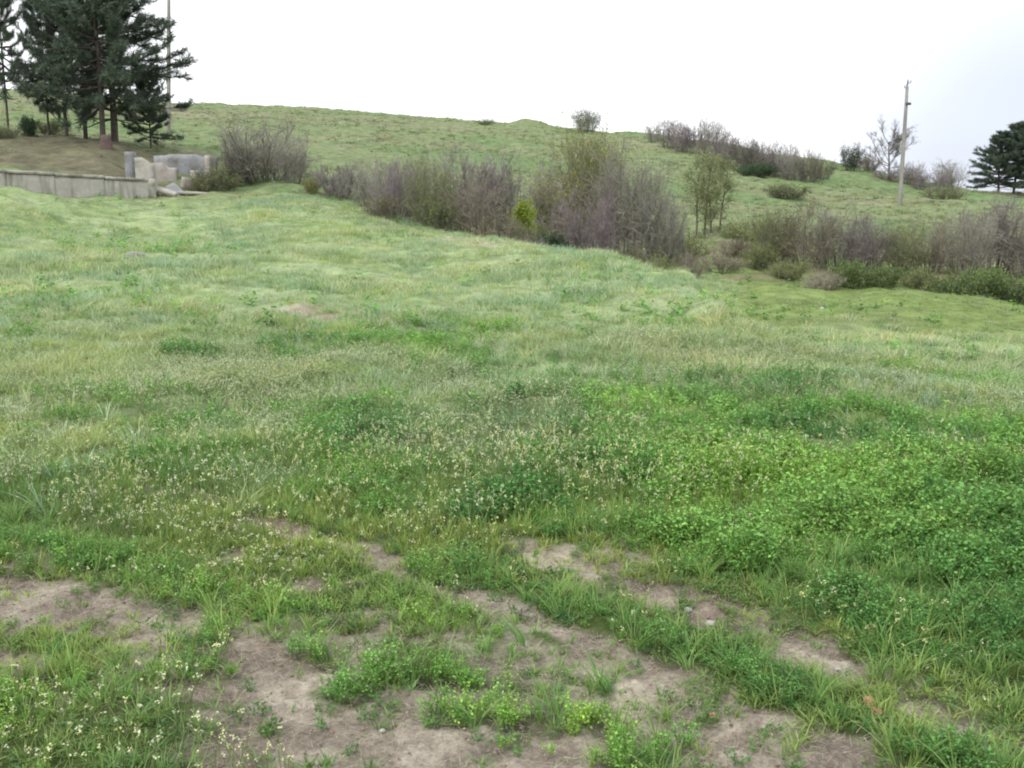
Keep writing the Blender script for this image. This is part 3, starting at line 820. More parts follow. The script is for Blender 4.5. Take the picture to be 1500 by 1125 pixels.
# name, picture column, metres ahead, height, width, shape, twig colour, leaf, label, group
SHRUBS = [
    (BS, 385, 47.5, 3.0, 4.7, 'round', 'grey', None, 'large rounded bare grey shrub on the bank next to the concrete ruin', None),
    (BS, 352, 46.8, 2.3, 2.6, 'round', 'dark', None, 'dark bare shrub between the concrete ruin and the large rounded grey shrub', None),
    (BS, 322, 45.6, 1.5, 2.1, 'low', 'dark', 'bud', 'low dark scrub growing against the fallen concrete slabs', None),
    (BS, 296, 45.3, .9, 1.3, 'low', 'brown', 'bud', 'smallest brown scrub at the end of the concrete ruin', None),
    (BS, 430, 46.5, 2.2, 2.0, 'round', 'grey', None, 'bare grey shrub tucked beside the large rounded shrub and the yellow sprig', None),
    (BS, 502, 44.5, 1.8, 2.9, 'low', 'purple', None, 'low spreading purple brown shrub just past the yellow green sprig', None),
    (LS, 458, 44.8, 1.1, .8, 'low', 'olive', 'yellow', 'small yellow green sprig between two bare shrubs on the bank', None),
    (BS, 548, 42, 1.9, 2.0, 'round', 'grey', 'hint', 'short bare shrub at the start of the thicket beside the purple brown one', GT),
    (BS, 580, 38.5, 2.1, 2.2, 'round', 'purple', None, 'bare purplish shrub at the lower end of the thicket over reddish earth', GT),
    (BS, 560, 37.3, 1.0, 1.9, 'low', 'brown', 'hint', 'low brown scrub on the bare reddish earth where the thicket starts', GT),
    (LS, 628, 36.8, 2.3, 1.8, 'round', 'olive', 'bud', 'budding green shrub with an upright stem near the start of the thicket', GT),
    (BS, 600, 41, 2.2, 1.9, 'round', 'grey', None, 'bare grey shrub behind the budding green one in the thicket', GT),
    (BS, 664, 38.6, 3.0, 2.3, 'round', 'grey', 'hint', 'tall bare grey shrub next to the budding green shrub', GT),
    (BS, 708, 39.3, 3.3, 2.2, 'upright', 'purple', None, 'tallest grey purple shrub in the middle of the thicket', GT),
    (BS, 742, 39.2, 2.9, 1.9, 'round', 'grey', 'hint', 'bare grey shrub rising right behind the lime green sapling', GT),
    (BS, 690, 36.0, 2.0, 2.3, 'round', 'brown', None, 'brown bare shrub at the meadow edge before the tall grey purple one', GT),
    (BS, 732, 35.3, 1.7, 1.9, 'low', 'brown', 'hint', 'dark brown low shrub at the meadow edge beside the lime sapling', GT),
    (BS, 645, 35.6, 1.2, 1.6, 'low', 'dark', 'bud', 'low dark scrub at the foot of the budding green shrub', GT),
    (LS, 800, 41.5, 3.0, 1.8, 'upright', 'pale', 'yellow', 'pale upright shrub with fresh yellow buds behind the lime sapling', GT),
    (BS, 822, 44.5, 3.2, 1.7, 'upright', 'purple', None, 'purple grey shrub between the pale upright shrub and the yellow green one', GT),
    (LS, 852, 43.5, 4.3, 2.3, 'upright', 'olive', 'yellow', 'tall yellow green leafing shrub standing above the thicket', GT),
    (LS, 880, 45.5, 4.2, 2.1, 'upright', 'olive', 'bud', 'olive budding shrub beside the tall yellow green one', GT),
    (BS, 862, 34.6, 2.35, 2.7, 'round', 'plum', None, 'dense rounded purple shrub at the meadow edge past the lime sapling', GT),
    (LS, 808, 34.2, 1.0, 1.3, 'low', 'dark', 'dark', 'dark green low bush wedged between lime sapling and rounded purple shrub', GT),
    (BS, 905, 40.2, 3.8, 2.2, 'upright', 'grey', None, 'tall bare grey shrub behind the rounded purple shrub', GT),
    (BS, 938, 39.5, 3.9, 2.1, 'upright', 'pale', 'hint', 'tall pale grey shrub of straight stems near the end of the thicket', GT),
    (BS, 972, 38.6, 2.6, 1.9, 'round', 'grey', None, 'bare grey shrub forming the last big one of the thicket', GT),
    (BS, 925, 34.8, 1.1, 1.5, 'low', 'brown', 'hint', 'low brown shrub at the meadow edge past the rounded purple shrub', GT),
    (BS, 960, 33.5, 1.0, 1.5, 'low', 'olive', 'bud', 'low olive scrub in the dip below the last big grey shrub', GT),
    (BS, 1012, 32.5, 1.15, 1.3, 'low', 'brown', None, 'dry brown scrub in the dip at the foot of the slender saplings', GT),
    (BS, 780, 33.3, .7, .9, 'low', 'purple', 'hint', 'small reddish scrub at the foot of the lime sapling', GT),
    (LS, 772, 37.2, 1.5, 1.7, 'low', 'olive', 'bud', 'fresh green low shrub in the gap behind the lime sapling', GT),
    (LS, 996, 39.5, 1.5, 2.0, 'low', 'olive', 'bud', 'olive green low shrub closing the thicket beside the saplings', GT),
    # beyond the sunken field
    (BS, 1082, 38, 1.0, 1.9, 'low', 'brown', None, 'low brown scrub beside the slender saplings', GR),
    (LS, 1132, 36.5, 2.0, 2.0, 'round', 'olive', 'bud', 'yellow green budding shrub between saplings and the brown thicket', GR),
    (LS, 1112, 35.4, 1.0, 1.5, 'low', 'olive', 'bud', 'low green bush in front of the yellow green budding shrub', GR),
    (BS, 1182, 36, 2.4, 2.5, 'round', 'brown', 'hint', 'big bare brown shrub next to the yellow green budding one', GR),
    (BS, 1225, 36.8, 2.4, 2.4, 'round', 'grey', None, 'bare grey shrub second in the brown row below the pole', GR),
    (BS, 1268, 36.5, 2.0, 2.4, 'round', 'purple', 'hint', 'bare purplish shrub in the row just before the pole bearing', GR),
    (LS, 1318, 36.0, 1.8, 2.0, 'round', 'olive', 'bud', 'greenish budding shrub in the row straight below the concrete pole', GR),
    (BS, 1362, 36.2, 2.0, 2.3, 'round', 'brown', None, 'bare brown shrub just past the greenish one below the pole', GR),
    (BS, 1408, 36.6, 2.4, 2.4, 'round', 'grey', 'hint', 'bare grey shrub behind the green leafy bushes at the field edge', GR),
    (BS, 1452, 38.5, 3.0, 2.6, 'round', 'purple', None, 'tall purple grey shrub below the far pine trees', GR),
    (BS, 1500, 37.5, 3.0, 2.6, 'round', 'grey', 'hint', 'tall bare grey shrub cut off by the picture edge below the pines', GR),
    (BS, 1545, 36.5, 2.6, 2.6, 'round', 'brown', None, 'bare brown shrub outside the row end past the picture edge', GR),
    (LS, 1242, 32.2, 1.0, 1.5, 'low', 'olive', 'green', 'low green leafy bush in front of the bare row below the hilltop', GR),
    (BS, 1204, 31.6, .8, 1.1, 'low', 'pale', 'tan', 'dry tan tuft of scrub at the sunken field edge', GR),
    (LS, 1292, 32.0, .8, 1.4, 'low', 'olive', 'green', 'pale green low bush at the field edge below the pole', GR),
    (LS, 1400, 31.6, 1.0, 1.5, 'low', 'dark', 'green', 'first green leafy bush of three at the far field edge', GR),
    (LS, 1442, 31.2, 1.15, 1.6, 'low', 'olive', 'green', 'middle green leafy bush of three at the far field edge', GR),
    (LS, 1490, 31.0, 1.0, 1.6, 'low', 'dark', 'green', 'last green leafy bush of three at the picture edge', GR),
    (LS, 1345, 32.2, .8, 1.5, 'low', 'olive', 'bud', 'olive green low bush between the pale bush and the three leafy ones', GR),
    (BS, 1058, 34.5, .8, 1.6, 'low', 'brown', 'hint', 'dry low scrub below the slender saplings, nearest the mound edge', GR),
    (LS, 1155, 33.6, .7, 1.6, 'low', 'olive', 'bud', 'very low green scrub at the field edge before the big brown shrub', GR),
    (BS, 1095, 44, 1.3, 2.6, 'low', 'olive', 'bud', 'olive scrub on the rising bank behind the slender saplings', GR),
    (BS, 1150, 45, 1.2, 2.6, 'low', 'pale', 'hint', 'pale olive scrub on the bank above the yellow green budding shrub', GR),
    # hill
    (LS, 712, 128, 1.1, 2.3, 'low', 'olive', 'bud', 'tiny green bush on the skyline near the grassy hillock', None),
    (BS, 1150, 70, 1.2, 4.0, 'low', 'dark', 'bud', 'dark low scrub on the slope under the end of the hilltop row', None),
    (BS, 1108, 86, 1.4, 3.0, 'low', 'dark', 'dark', 'dark green low scrub under the hilltop row', None),
    (BS, 262, 120, 1.2, 3.0, 'low', 'pale', None, 'pale low scrub on the skyline beside the pine grove', None),
    # skyline beside the bare tree
    (LS, 1248, 100, 2.6, 2.4, 'round', 'dark', 'dark', 'dark evergreen shrub standing alone on the skyline', GS),
    (BS, 1272, 98, 1.9, 3.2, 'low', 'brown', None, 'brown low shrub between dark evergreen shrub and bare tree', GS),
    (BS, 1302, 94, 1.7, 3.2, 'low', 'purple', None, 'purplish low shrub at the foot of the bare tree', GS),
    (BS, 1334, 93, 2.2, 3.0, 'round', 'brown', None, 'bare brown shrub just past the concrete pole on the skyline', GS),
    (BS, 1360, 88, 2.1, 3.4, 'round', 'purple', None, 'purple brown shrub halfway between pole and far pines', GS),
    (BS, 1388, 90, 3.0, 2.6, 'upright', 'pale', None, 'thin pale upright shrub nearest the gap before the far pines', GS),
    (BS, 1382, 80, 1.6, 3.0, 'low', 'dark', 'bud', 'dark low scrub below the thin pale upright shrub', GS),
]
HILLROW = [  # column, ground row, height, width, twig
    (958, 206, 2.2, 2.4, 'pale', 'palest and first bare shrub of the hilltop row, nearest the skyline tree'),
    (980, 214, 3.2, 2.6, 'grey', 'tall grey shrub second in the hilltop row beside the palest one'),
    (1002, 220, 3.1, 3.0, 'purple', 'purplish shrub third in the hilltop row with dark foot'),
    (1022, 224, 3.4, 2.8, 'purple', 'purple grey shrub fourth in the hilltop row'),
    (1042, 230, 3.9, 2.6, 'grey', 'tallest shrub of the hilltop row with thin spiky stems'),
    (1062, 238, 3.2, 3.0, 'purple', 'dark purple shrub just past the tallest of the hilltop row'),
    (1084, 248, 3.4, 3.0, 'dark', 'dark shrub in the middle of the hilltop row above the green scrub'),
    (1104, 250, 3.2, 2.8, 'purple', 'broad purplish shrub just past the dark one of the hilltop row'),
    (1124, 254, 3.3, 3.0, 'grey', 'grey shrub of the hilltop row above the pale slope patch'),
    (1144, 258, 3.1, 2.8, 'purple', 'purple grey shrub fourth from the low end of the hilltop row'),
    (1164, 262, 3.1, 3.0, 'grey', 'grey brown shrub third from the low end of the hilltop row'),
    (1184, 264, 2.6, 2.6, 'brown', 'brown shrub second from the low end of the hilltop row'),
    (1204, 262, 2.0, 2.4, 'olive', 'shortest olive shrub ending the hilltop row toward the bare tree'),
]


def build_shrubs():
    for nm, px, Y, h, w, shp, tw, leaf, lab, grp in SHRUBS:
        shrub(nm, at(px, Y), h, w, shp, tw, leaf, lab, grp)
    for k, (px, v, h, w, tw, lab) in enumerate(HILLROW):
        x, y, z = on(px, v)
        shrub(BS, (x, y, z), h, w, 'upright' if k in (1, 4) else 'round', tw, None, lab, GH)


build_shrubs()


# ------------------------------------------------------------------ trees
def trunk_vq(pts, r0, r1, n=9):
    return shoots(np.asarray(pts)[None], r0, r1, n)


def pine_meshes(seed, H, cb, Rm, dens=1.0, tr=.15, droop=.22):
    R = np.random.default_rng(seed)
    K = 9
    pts = np.zeros((K + 1, 3)); pts[:, 2] = np.linspace(-.3, H, K + 1)
    pts[1:-1, :2] += np.cumsum(R.normal(0, .035, (K - 1, 2)), 0)
    trunk = trunk_vq(pts, tr, .03)
    zs = np.arange(cb * .75, H - .2, .42); P = []; D = []; L_ = []
    for z in zs:
        nb = R.integers(4, 7)
        f = max(0., (z - cb) / (H - cb)); full = 1.0 if z > cb else .45
        a0 = R.uniform(0, 6.28)
        for b in range(nb):
            a = a0 + z * 2.4 + b * 6.283 / nb + R.normal(0, .3)
            el = -droop + (.75 + droop) * f + R.normal(0, .2)
            P.append([np.interp(z, pts[:, 2], pts[:, 0]), np.interp(z, pts[:, 2], pts[:, 1]), z]); D.append([math.cos(a), math.sin(a), el])
            L_.append(full * Rm * (1 - f ** 1.6) * R.uniform(.5, 1.12) + .25)
    P = np.array(P); D = np.array(D); L_ = np.array(L_)
    bp, bd = grow(P, D, L_, 6, .22, .28, R)
    br = shoots(bp, .028 + .012 * L_, .010, 4)
    live = P[:, 2] > cb * .92
    P2, D2 = sample_shoots(bp[live], bd[live], .30, 1.0, int(13 * dens), R)
    sp, sd = grow(P2, D2 + unit(len(P2), R) * [.8, .8, .45] + [0, 0, .15], R.uniform(.22, .6, len(P2)), 2, .25, .2, R)
    sh = shoots(sp, .011, .006)
    tips = np.concatenate([sp[:, -1], sp[:, 1], bp[live][:, -1]]); td = np.concatenate([sd[:, -1], sd[:, 1], bd[live][:, -1]])
    nn = 26
    T = tips.repeat(nn, 0); d = td.repeat(nn, 0) * .55 + unit(len(T), R) + [0, 0, .12]
    d /= np.linalg.norm(d, axis=1, keepdims=True)
    T = T - td.repeat(nn, 0) * R.uniform(0, .22, (len(T), 1))
    ln = R.uniform(.14, .30, len(T))[:, None]
    s = np.cross(d, unit(len(T), R)); s /= np.linalg.norm(s, axis=1, keepdims=True)
    s = s * R.uniform(.008, .015, (len(T), 1))
    V = np.stack([T - s, T + s, T + d * ln + s * .5, T + d * ln - s * .5], 1).reshape(-1, 3)
    Q = np.arange(len(V)).reshape(-1, 4)
    cl = R.uniform(.65, 1.35, len(tips)).repeat(nn)[:, None]
    t = R.uniform(0, 1, (len(T), 1)); C = (np.array([.058, .090, .062]) * (1 - t) + np.array([.135, .175, .125]) * t) * cl
    return (mesh('trunk', *trunk, mat=PINEBARK, smooth_shade=True), mesh('branches', *merge([br, sh]), mat=PINEBARK), mesh('crown', V, Q, None, C.repeat(4, 0), NEEDLE))


NEEDLE = plant_mat('pine_needles', translucent=.15, rough=.5, obj_var=.1)
PINES = [pine_meshes(500 + i, 12.5, c, r_, 1.0) for i, (c, r_) in enumerate(((1.5, 3.3), (2.3, 3.2), (2.7, 2.8)))]
FARPINES = [pine_meshes(540 + i, 8.0, 1.1, 3.6, 1.35, .13, -.05) for i in range(2)]


def pine(meshes, loc, rz, s, label, group):
    root = empty('pine_tree', loc, rz); root.scale = (s[0], s[0], s[1])
    tag(root, label, 'pine tree', group)
    for nm, me in zip(('trunk', 'branches', 'crown'), meshes): put(nm, me, root)


def build_pines():
    g = 'pine trees of the grove above the concrete wall'
    for px, Y, k, rz, s, lab in (
            (13, 52, 2, .4, (.42, .95), 'thin pine standing apart at the outer edge of the grove'),
            (72, 55, 1, 2.1, (.45, .9), 'slim pine with the thinnest trunk, outermost of the close group'),
            (98, 53, 1, 1.3, (.68, 1.0), 'pine second from the outside in the close group'),
            (126, 55.5, 2, 3.3, (.80, 1.05), 'pine standing set back between two nearer trunks of the grove'),
            (151, 51, 1, 4.6, (.95, 1.05), 'thickest trunked pine beside the reddish stump'),
            (168, 52.5, 0, .3, (1.25, 1.0), 'pine with low drooping boughs reaching toward the pole')):
        pine(PINES[k], at(px, Y), rz, s, lab, g)
    pine(FARPINES[1], at(222, 57), 1.0, (.47, .5), 'small young pine with foliage to the ground at the inner edge of the grove', g)
    g = 'far pine trees at the edge of the skyline'
    for px, Y, k, rz, s, lab in (
            (1462, 98, 0, .5, (.95, .70), 'far pine nearest the pale sky gap, lowest of the skyline clump'),
            (1484, 99, 1, 2.2, (1.0, .80), 'far pine in the middle of the skyline clump'),
            (1512, 97, 0, 4.0, (1.1, .86), 'tallest far pine cut by the picture edge')):
        pine(FARPINES[k], at(px, Y), rz, s, lab, g)


build_pines()


def broad_tree(name, loc, seed, H, W, cb, label, cat, leaf=None, nleaf=0, lsize=.08, trunks=1, twig='grey', tr=.11, group=None, limbs=9, tw=14, fine=8, base=.2, tint=1.0):
    """trunk(s) with limbs, twigs and an airy crown"""
    R = np.random.default_rng(seed)
    a = R.uniform(0, 6.28, trunks)
    P = np.stack([np.cos(a) * base * (trunks > 1), np.sin(a) * base * (trunks > 1), np.full(trunks, -.2)], 1)
    D = np.stack([np.cos(a) * .12, np.sin(a) * .12, np.ones(trunks)], 1)
    tp, td = grow(P, D, np.full(trunks, H * .72), 7, .1, .14, R)
    V, Q = shoots(tp, tr, tr * .35, 7)
    root = tag(empty(name, loc), label, cat, group)
    put('trunk', mesh('trunk', V, Q, mat=BARK, smooth_shade=True), root)
    P1, D1 = sample_shoots(tp, td, cb / (H * .72), 1.0, limbs, R)
    out = unit(len(P1), R) * [1, 1, .2]; out /= np.linalg.norm(out, axis=1, keepdims=True)
    h = (P1[:, 2] - cb) / max(H * .75 - cb, .1)
    lp, ld = grow(P1, D1 * .55 + out * .9, W * .5 * R.uniform(.6, 1.05, len(P1)) * (1.1 - .35 * h), 5, .55, .3, R)
    b1 = shoots(lp, tr * .33, tr * .12, 4)
    P2, D2 = sample_shoots(lp, ld, .25, 1, tw, R)
    p2, d2 = grow(P2, D2 + unit(len(P2), R) * .9 + [0, 0, .25], H * R.uniform(.07, .17, len(P2)), 3, .3, .3, R)
    P3, D3 = sample_shoots(p2, d2, .2, 1, fine, R)
    p3, d3 = grow(P3, D3 + unit(len(P3), R) * .9, H * R.uniform(.03, .07, len(P3)), 2, .2, .3, R)
    k = tr / .11
    V, Q = merge([b1, shoots(p2, .011 * k, .006 * k), shoots(p3, .006 * k, .004 * k)])
    put('branches', mesh('branches', V, Q, mat=TW[twig]), root)
    if leaf:
        c0, c1, _, _ = LEAFCOL[leaf]
        V, Q, C = leaves_mesh(np.concatenate([p3[:, -1], p3[:, 1]]), nleaf, lsize, R, c0, c1, spread=.05)
        put('crown', mesh('crown', V, Q, None, C * tint, LEAF), root)
    return root


def build_trees():
    broad_tree('bare_tree', at(1302, 95), 61, 5.3, 6.0, 1.1, 'bare leafless tree with rounded twiggy crown on the skyline behind the pole', 'tree', twig='dark', tr=.11, limbs=20, tw=18, fine=9)
    shrub(LS, at(858, 126), 3.0, 4.2, 'round', 'pale', 'bluegreen', 'round blue green bush standing alone on the skyline past the hillock', None)
    x, y, z = at(770, 33.6)
    broad_tree('lime_sapling', (x, y, z), 63, 1.95, .75, .85, 'small lime green sapling on a thin stem in front of the thicket', 'sapling', 'lime', 2600, .06, 1, 'olive', .022, limbs=9, tw=8, fine=5)
    g = 'slender saplings in a clump past the thicket'
    for px, Y, sd, H, lab in ((1020, 37.6, 71, 3.7, 'outermost slender sapling of the clump, nearest the thicket'),
                              (1031, 38.3, 72, 4.1, 'tallest slender sapling inside the clump'),
                              (1042, 37.4, 73, 3.6, 'slender sapling of the clump with its stem set forward'),
                              (1053, 38.2, 74, 3.3, 'shortest slender sapling of the clump, nearest the brown row')):
        broad_tree('slender_sapling', at(px, Y + 8.2), sd, H * 1.2, 1.35, .5, lab, 'sapling', 'sapling', 1900, .065, 1, 'olive', .05, g, limbs=15, tw=9, fine=6)
    # brush along the foot of the grove
    gg = 'low bushes under the pine grove'
    for px, Y, h, w, lf, lab in ((42, 53, 1.2, 1.0, 'dark', 'small dark green bush between the two outermost pines'), (5, 50.5, .9, 1.6, 'bud', 'low bush at the foot of the pine standing apart'), (75, 57, 1.0, 2.0, 'bud', 'pale low bush behind the slimmest pine trunk')):
        shrub(LS, at(px, Y), h, w, 'low', 'dark', lf, lab, gg)


build_trees()
# ------------------------------------------------------------------ concrete ruin, poles, stones
CONC = stone_mat('weathered_concrete', (.36, .34, .305), (.52, .50, .46), 2.5, .5, (.20, .19, .16), True)
CONCL = stone_mat('pale_concrete', (.31, .30, .265), (.45, .43, .385), 3, .4, (.19, .18, .15))
CONCB = stone_mat('grey_concrete', (.19, .20, .21), (.31, .315, .32), 2.2, .5, (.13, .12, .11))
CONCP = stone_mat('pinkish_concrete', (.29, .265, .24), (.41, .38, .35), 2.5, .5, (.2, .17, .15))
POLE = stone_mat('pole_concrete', (.24, .23, .215), (.34, .325, .305), 4, .3, (.18, .17, .155), True)
WOOD = stone_mat('old_pole_wood', (.16, .14, .125), (.27, .245, .22), 5, .4)
STEEL = stone_mat('rusty_steel', (.07, .06, .055), (.15, .115, .09), 8, .2, rough=.6)
PORC = stone_mat('insulator_porcelain', (.35, .34, .33), (.5, .49, .48), 4, .05, rough=.3)
STONE = stone_mat('field_stone', (.30, .29, .265), (.50, .485, .45), 9, .5)
BRICK = stone_mat('red_brick', (.34, .17, .11), (.46, .27, .19), 12, .5, (.4, .33, .26))


def rough_block(sx, sy, sz, seed, n=6, amp=.03, top=None):
    """a weathered block: subdivided box with worn edges and a broken outline"""
    V, Q = [], []
    R = np.random.default_rng(seed)
    nx, ny, nz = max(2, int(n * sx / max(sx, sz, sy)) + 1), max(2, int(n * sy / max(sx, sz, sy)) + 1), max(2, int(n * sz / max(sx, sz, sy)) + 1)
    idx = {}

    def vid(i, j, k):
        if (i, j, k) not in idx:
            idx[(i, j, k)] = len(V); V.append([i / nx - .5, j / ny - .5, k / nz])
        return idx[(i, j, k)]
    for i in range(nx):
        for k in range(nz):
            Q.append([vid(i, 0, k), vid(i + 1, 0, k), vid(i + 1, 0, k + 1), vid(i, 0, k + 1)])
            Q.append([vid(i, ny, k), vid(i, ny, k + 1), vid(i + 1, ny, k + 1), vid(i + 1, ny, k)])
    for j in range(ny):
        for k in range(nz):
            Q.append([vid(0, j, k), vid(0, j, k + 1), vid(0, j + 1, k + 1), vid(0, j + 1, k)])
            Q.append([vid(nx, j, k), vid(nx, j + 1, k), vid(nx, j + 1, k + 1), vid(nx, j, k + 1)])
    for i in range(nx):
        for j in range(ny):
            Q.append([vid(i, j, 0), vid(i, j + 1, 0), vid(i + 1, j + 1, 0), vid(i + 1, j, 0)])
            Q.append([vid(i, j, nz), vid(i + 1, j, nz), vid(i + 1, j + 1, nz), vid(i, j + 1, nz)])
    V = np.array(V)
    e = (np.abs(np.abs(V[:, 0]) - .5) < 1e-6).astype(int) + (np.abs(np.abs(V[:, 1]) - .5) < 1e-6) + ((V[:, 2] < 1e-6) | (V[:, 2] > 1 - 1e-6))
    W = V * [sx, sy, sz]
    if top is not None: W[:, 2] *= top(V[:, 0])
    W = W + R.normal(0, amp * .4, W.shape) - np.sign(V - [0, 0, .5]) * (amp * (e >= 2) * R.uniform(0, 1, len(V)))[:, None]
    return W, np.array(Q)


def build_ruin():
    # long retaining wall below the grove
    p0 = np.array([*at(-70, 35.2)[:2]]); p1 = np.array([*at(214, 42.4)[:2]])
    ztop = EYE + 42.4 * float(slope_of(258)); L_ = np.linalg.norm(p1 - p0); ang = math.atan2(*(p1 - p0)[::-1])
    root = tag(empty('concrete_wall', (*((p0 + p1) / 2), 0), ang), 'long low weathered concrete retaining wall below the pine grove', 'wall')
    cuts = [0, .235, .47, .74, 1.0]
    for k in range(4):
        l = (cuts[k + 1] - cuts[k]) * L_; c = ((cuts[k] + cuts[k + 1]) / 2 - .5) * L_
        V, Q = rough_block(l - .012, .42, 2.6, 20 + k, 16, .018)
        off = (.05, .0, .03, .012)[k]
        put('wall_panel', mesh('wall_panel', V + [c, off, ztop - 2.72 - .03 * k], Q, mat=CONC), root)
        V, Q = rough_block(l - .03, .56, .12, 30 + k, 22, .02)
        put('coping', mesh('coping', V + [c, off, ztop - .117 - .03 * k], Q, mat=CONCL), root)
    # return wall at the broken end
    V, Q = rough_block(.95, .4, 2.2, 51, 8, .03)
    a, b, _ = at(223, 43.2)
    put('wall_end', mesh('wall_end', V, Q, mat=CONCL), None, (a, b, ztop - 2.28), (0, 0, ang + .75))
    o = bpy.data.objects['wall_end']; o.parent = root; o.matrix_parent_inverse = root.matrix_basis.inverted()
    # ruined chamber behind it
    rx, ry, rz = at(262, 47.3)
    zt = EYE + 47.3 * float(slope_of(224)); h = zt - rz + .6
    root = tag(empty('concrete_ruin', (rx, ry, rz - .6), .06), 'roofless grey and pinkish concrete ruin between the wall and the dark scrub', 'ruin')
    V, Q = rough_block(2.9, .3, h, 61, 11, .018, lambda x: 1 - .05 * (x > .2) - .03 * (x < -.3))
    put('rear_wall', mesh('rear_wall', V + [.15, .8, 0], Q, mat=CONCB), root)
    V, Q = rough_block(.28, 1.2, h * .93, 62, 8, .016); put('side_wall', mesh('side_wall', V + [1.46, .05, 0], Q, mat=CONCP), root)
    V, Q = rough_block(1.15, .3, h * .72, 63, 9, .016, lambda x: 1 - .18 * (x > .1)); put('front_wall', mesh('front_wall', V + [-.55, -.3, 0], Q, mat=CONCP), root)
    V, Q = rough_block(.62, .3, h * .52, 64, 8, .018, lambda x: 1 - .35 * (x > .1)); put('front_wall', mesh('front_wall', V + [.95, -.35, 0], Q, mat=CONCP), root)
    # pale gabled block and dark post
    x, y, z = at(214, 44.6); zt = EYE + 44.6 * float(slope_of(231))
    V, Q = rough_block(.78, .7, zt - z + .3, 66, 9, .014, lambda x: 1 - .24 * np.maximum(x + .05, 0) * 1.6)
    tag(put('gabled_block', mesh('gabled_block', V, Q, mat=CONCL), None, (x, y, z - .3), (0, 0, .25)), 'pale concrete block with slanted top standing behind the wall end', 'concrete block')
    x, y, z = at(193, 45.2); zt = EYE + 45.2 * float(slope_of(222))
    V, Q = rough_block(.42, .45, zt - z + .4, 67, 7, .014)
    tag(put('concrete_post', mesh('concrete_post', V, Q, mat=CONCB), None, (x, y, z - .4), (0, 0, .1)), 'dark squat concrete post beside the pale slanted block', 'post')
    # fallen slabs
    for px, Y, sx, sy, sz, rot, mt, dz, lab in (
            (241, 43.4, 1.05, .5, .12, (.35, .32, .2), CONCL, .12, 'thin concrete slab tipped down off the wall end'),
            (259, 44.2, .95, .55, .14, (.5, .75, -.3), CONCB, .05, 'grey slab leaning steeply below the ruin'),
            (284, 44.0, 1.3, .22, .13, (0, .03, -.1), CONCL, .02, 'low pale kerb piece lying in the grass before the ruin'),
            (276, 45.6, .7, .5, .5, (.1, .2, .5), CONCP, -.05, 'broken pinkish lump lying against the ruin front')):
        x, y, z = at(px, Y)
        V, Q = rough_block(sx, sy, sz, int(px), 7, .014)
        tag(put('fallen_slab', mesh('fallen_slab', V, Q, mat=mt), None, (x, y, z + dz), rot), lab, 'concrete slab', 'broken concrete slabs by the ruin')
    # stump under the pines
    x, y, z = at(155, 49.6)
    R = np.random.default_rng(3); a = np.linspace(0, 6.283, 15)[:-1]
    prof = [(.34, -.2), (.30, .1), (.25, .4), (.24, .62), (.20, .66), (.02, .64)]
    V = np.array([[r * math.cos(t) * (1 + .14 * math.sin(3 * t + 1) + R.normal(0, .03)), r * math.sin(t) * (1 + .14 * math.sin(3 * t + 1)), h + R.normal(0, .015)] for r, h in prof for t in a])
    n = 14; Q = np.array([[k * n + i, k * n + (i + 1) % n, (k + 1) * n + (i + 1) % n, (k + 1) * n + i] for k in range(5) for i in range(n)])
    tag(put('tree_stump', mesh('tree_stump', V, Q, mat=stone_mat('stump_wood', (.09, .068, .06), (.155, .115, .10), 7, .5), smooth_shade=True), None, (x, y, z)), 'reddish brown stump in front of the thickest pine', 'stump')


def lathe(prof, n=10):
    a = np.linspace(0, 2 * math.pi, n + 1)[:-1]
    V = np.array([[r * math.cos(t), r * math.sin(t), h] for r, h in prof for t in a])
    Q = np.array([[k * n + i, k * n + (i + 1) % n, (k + 1) * n + (i + 1) % n, (k + 1) * n + i] for k in range(len(prof) - 1) for i in range(n)])
    return V, Q


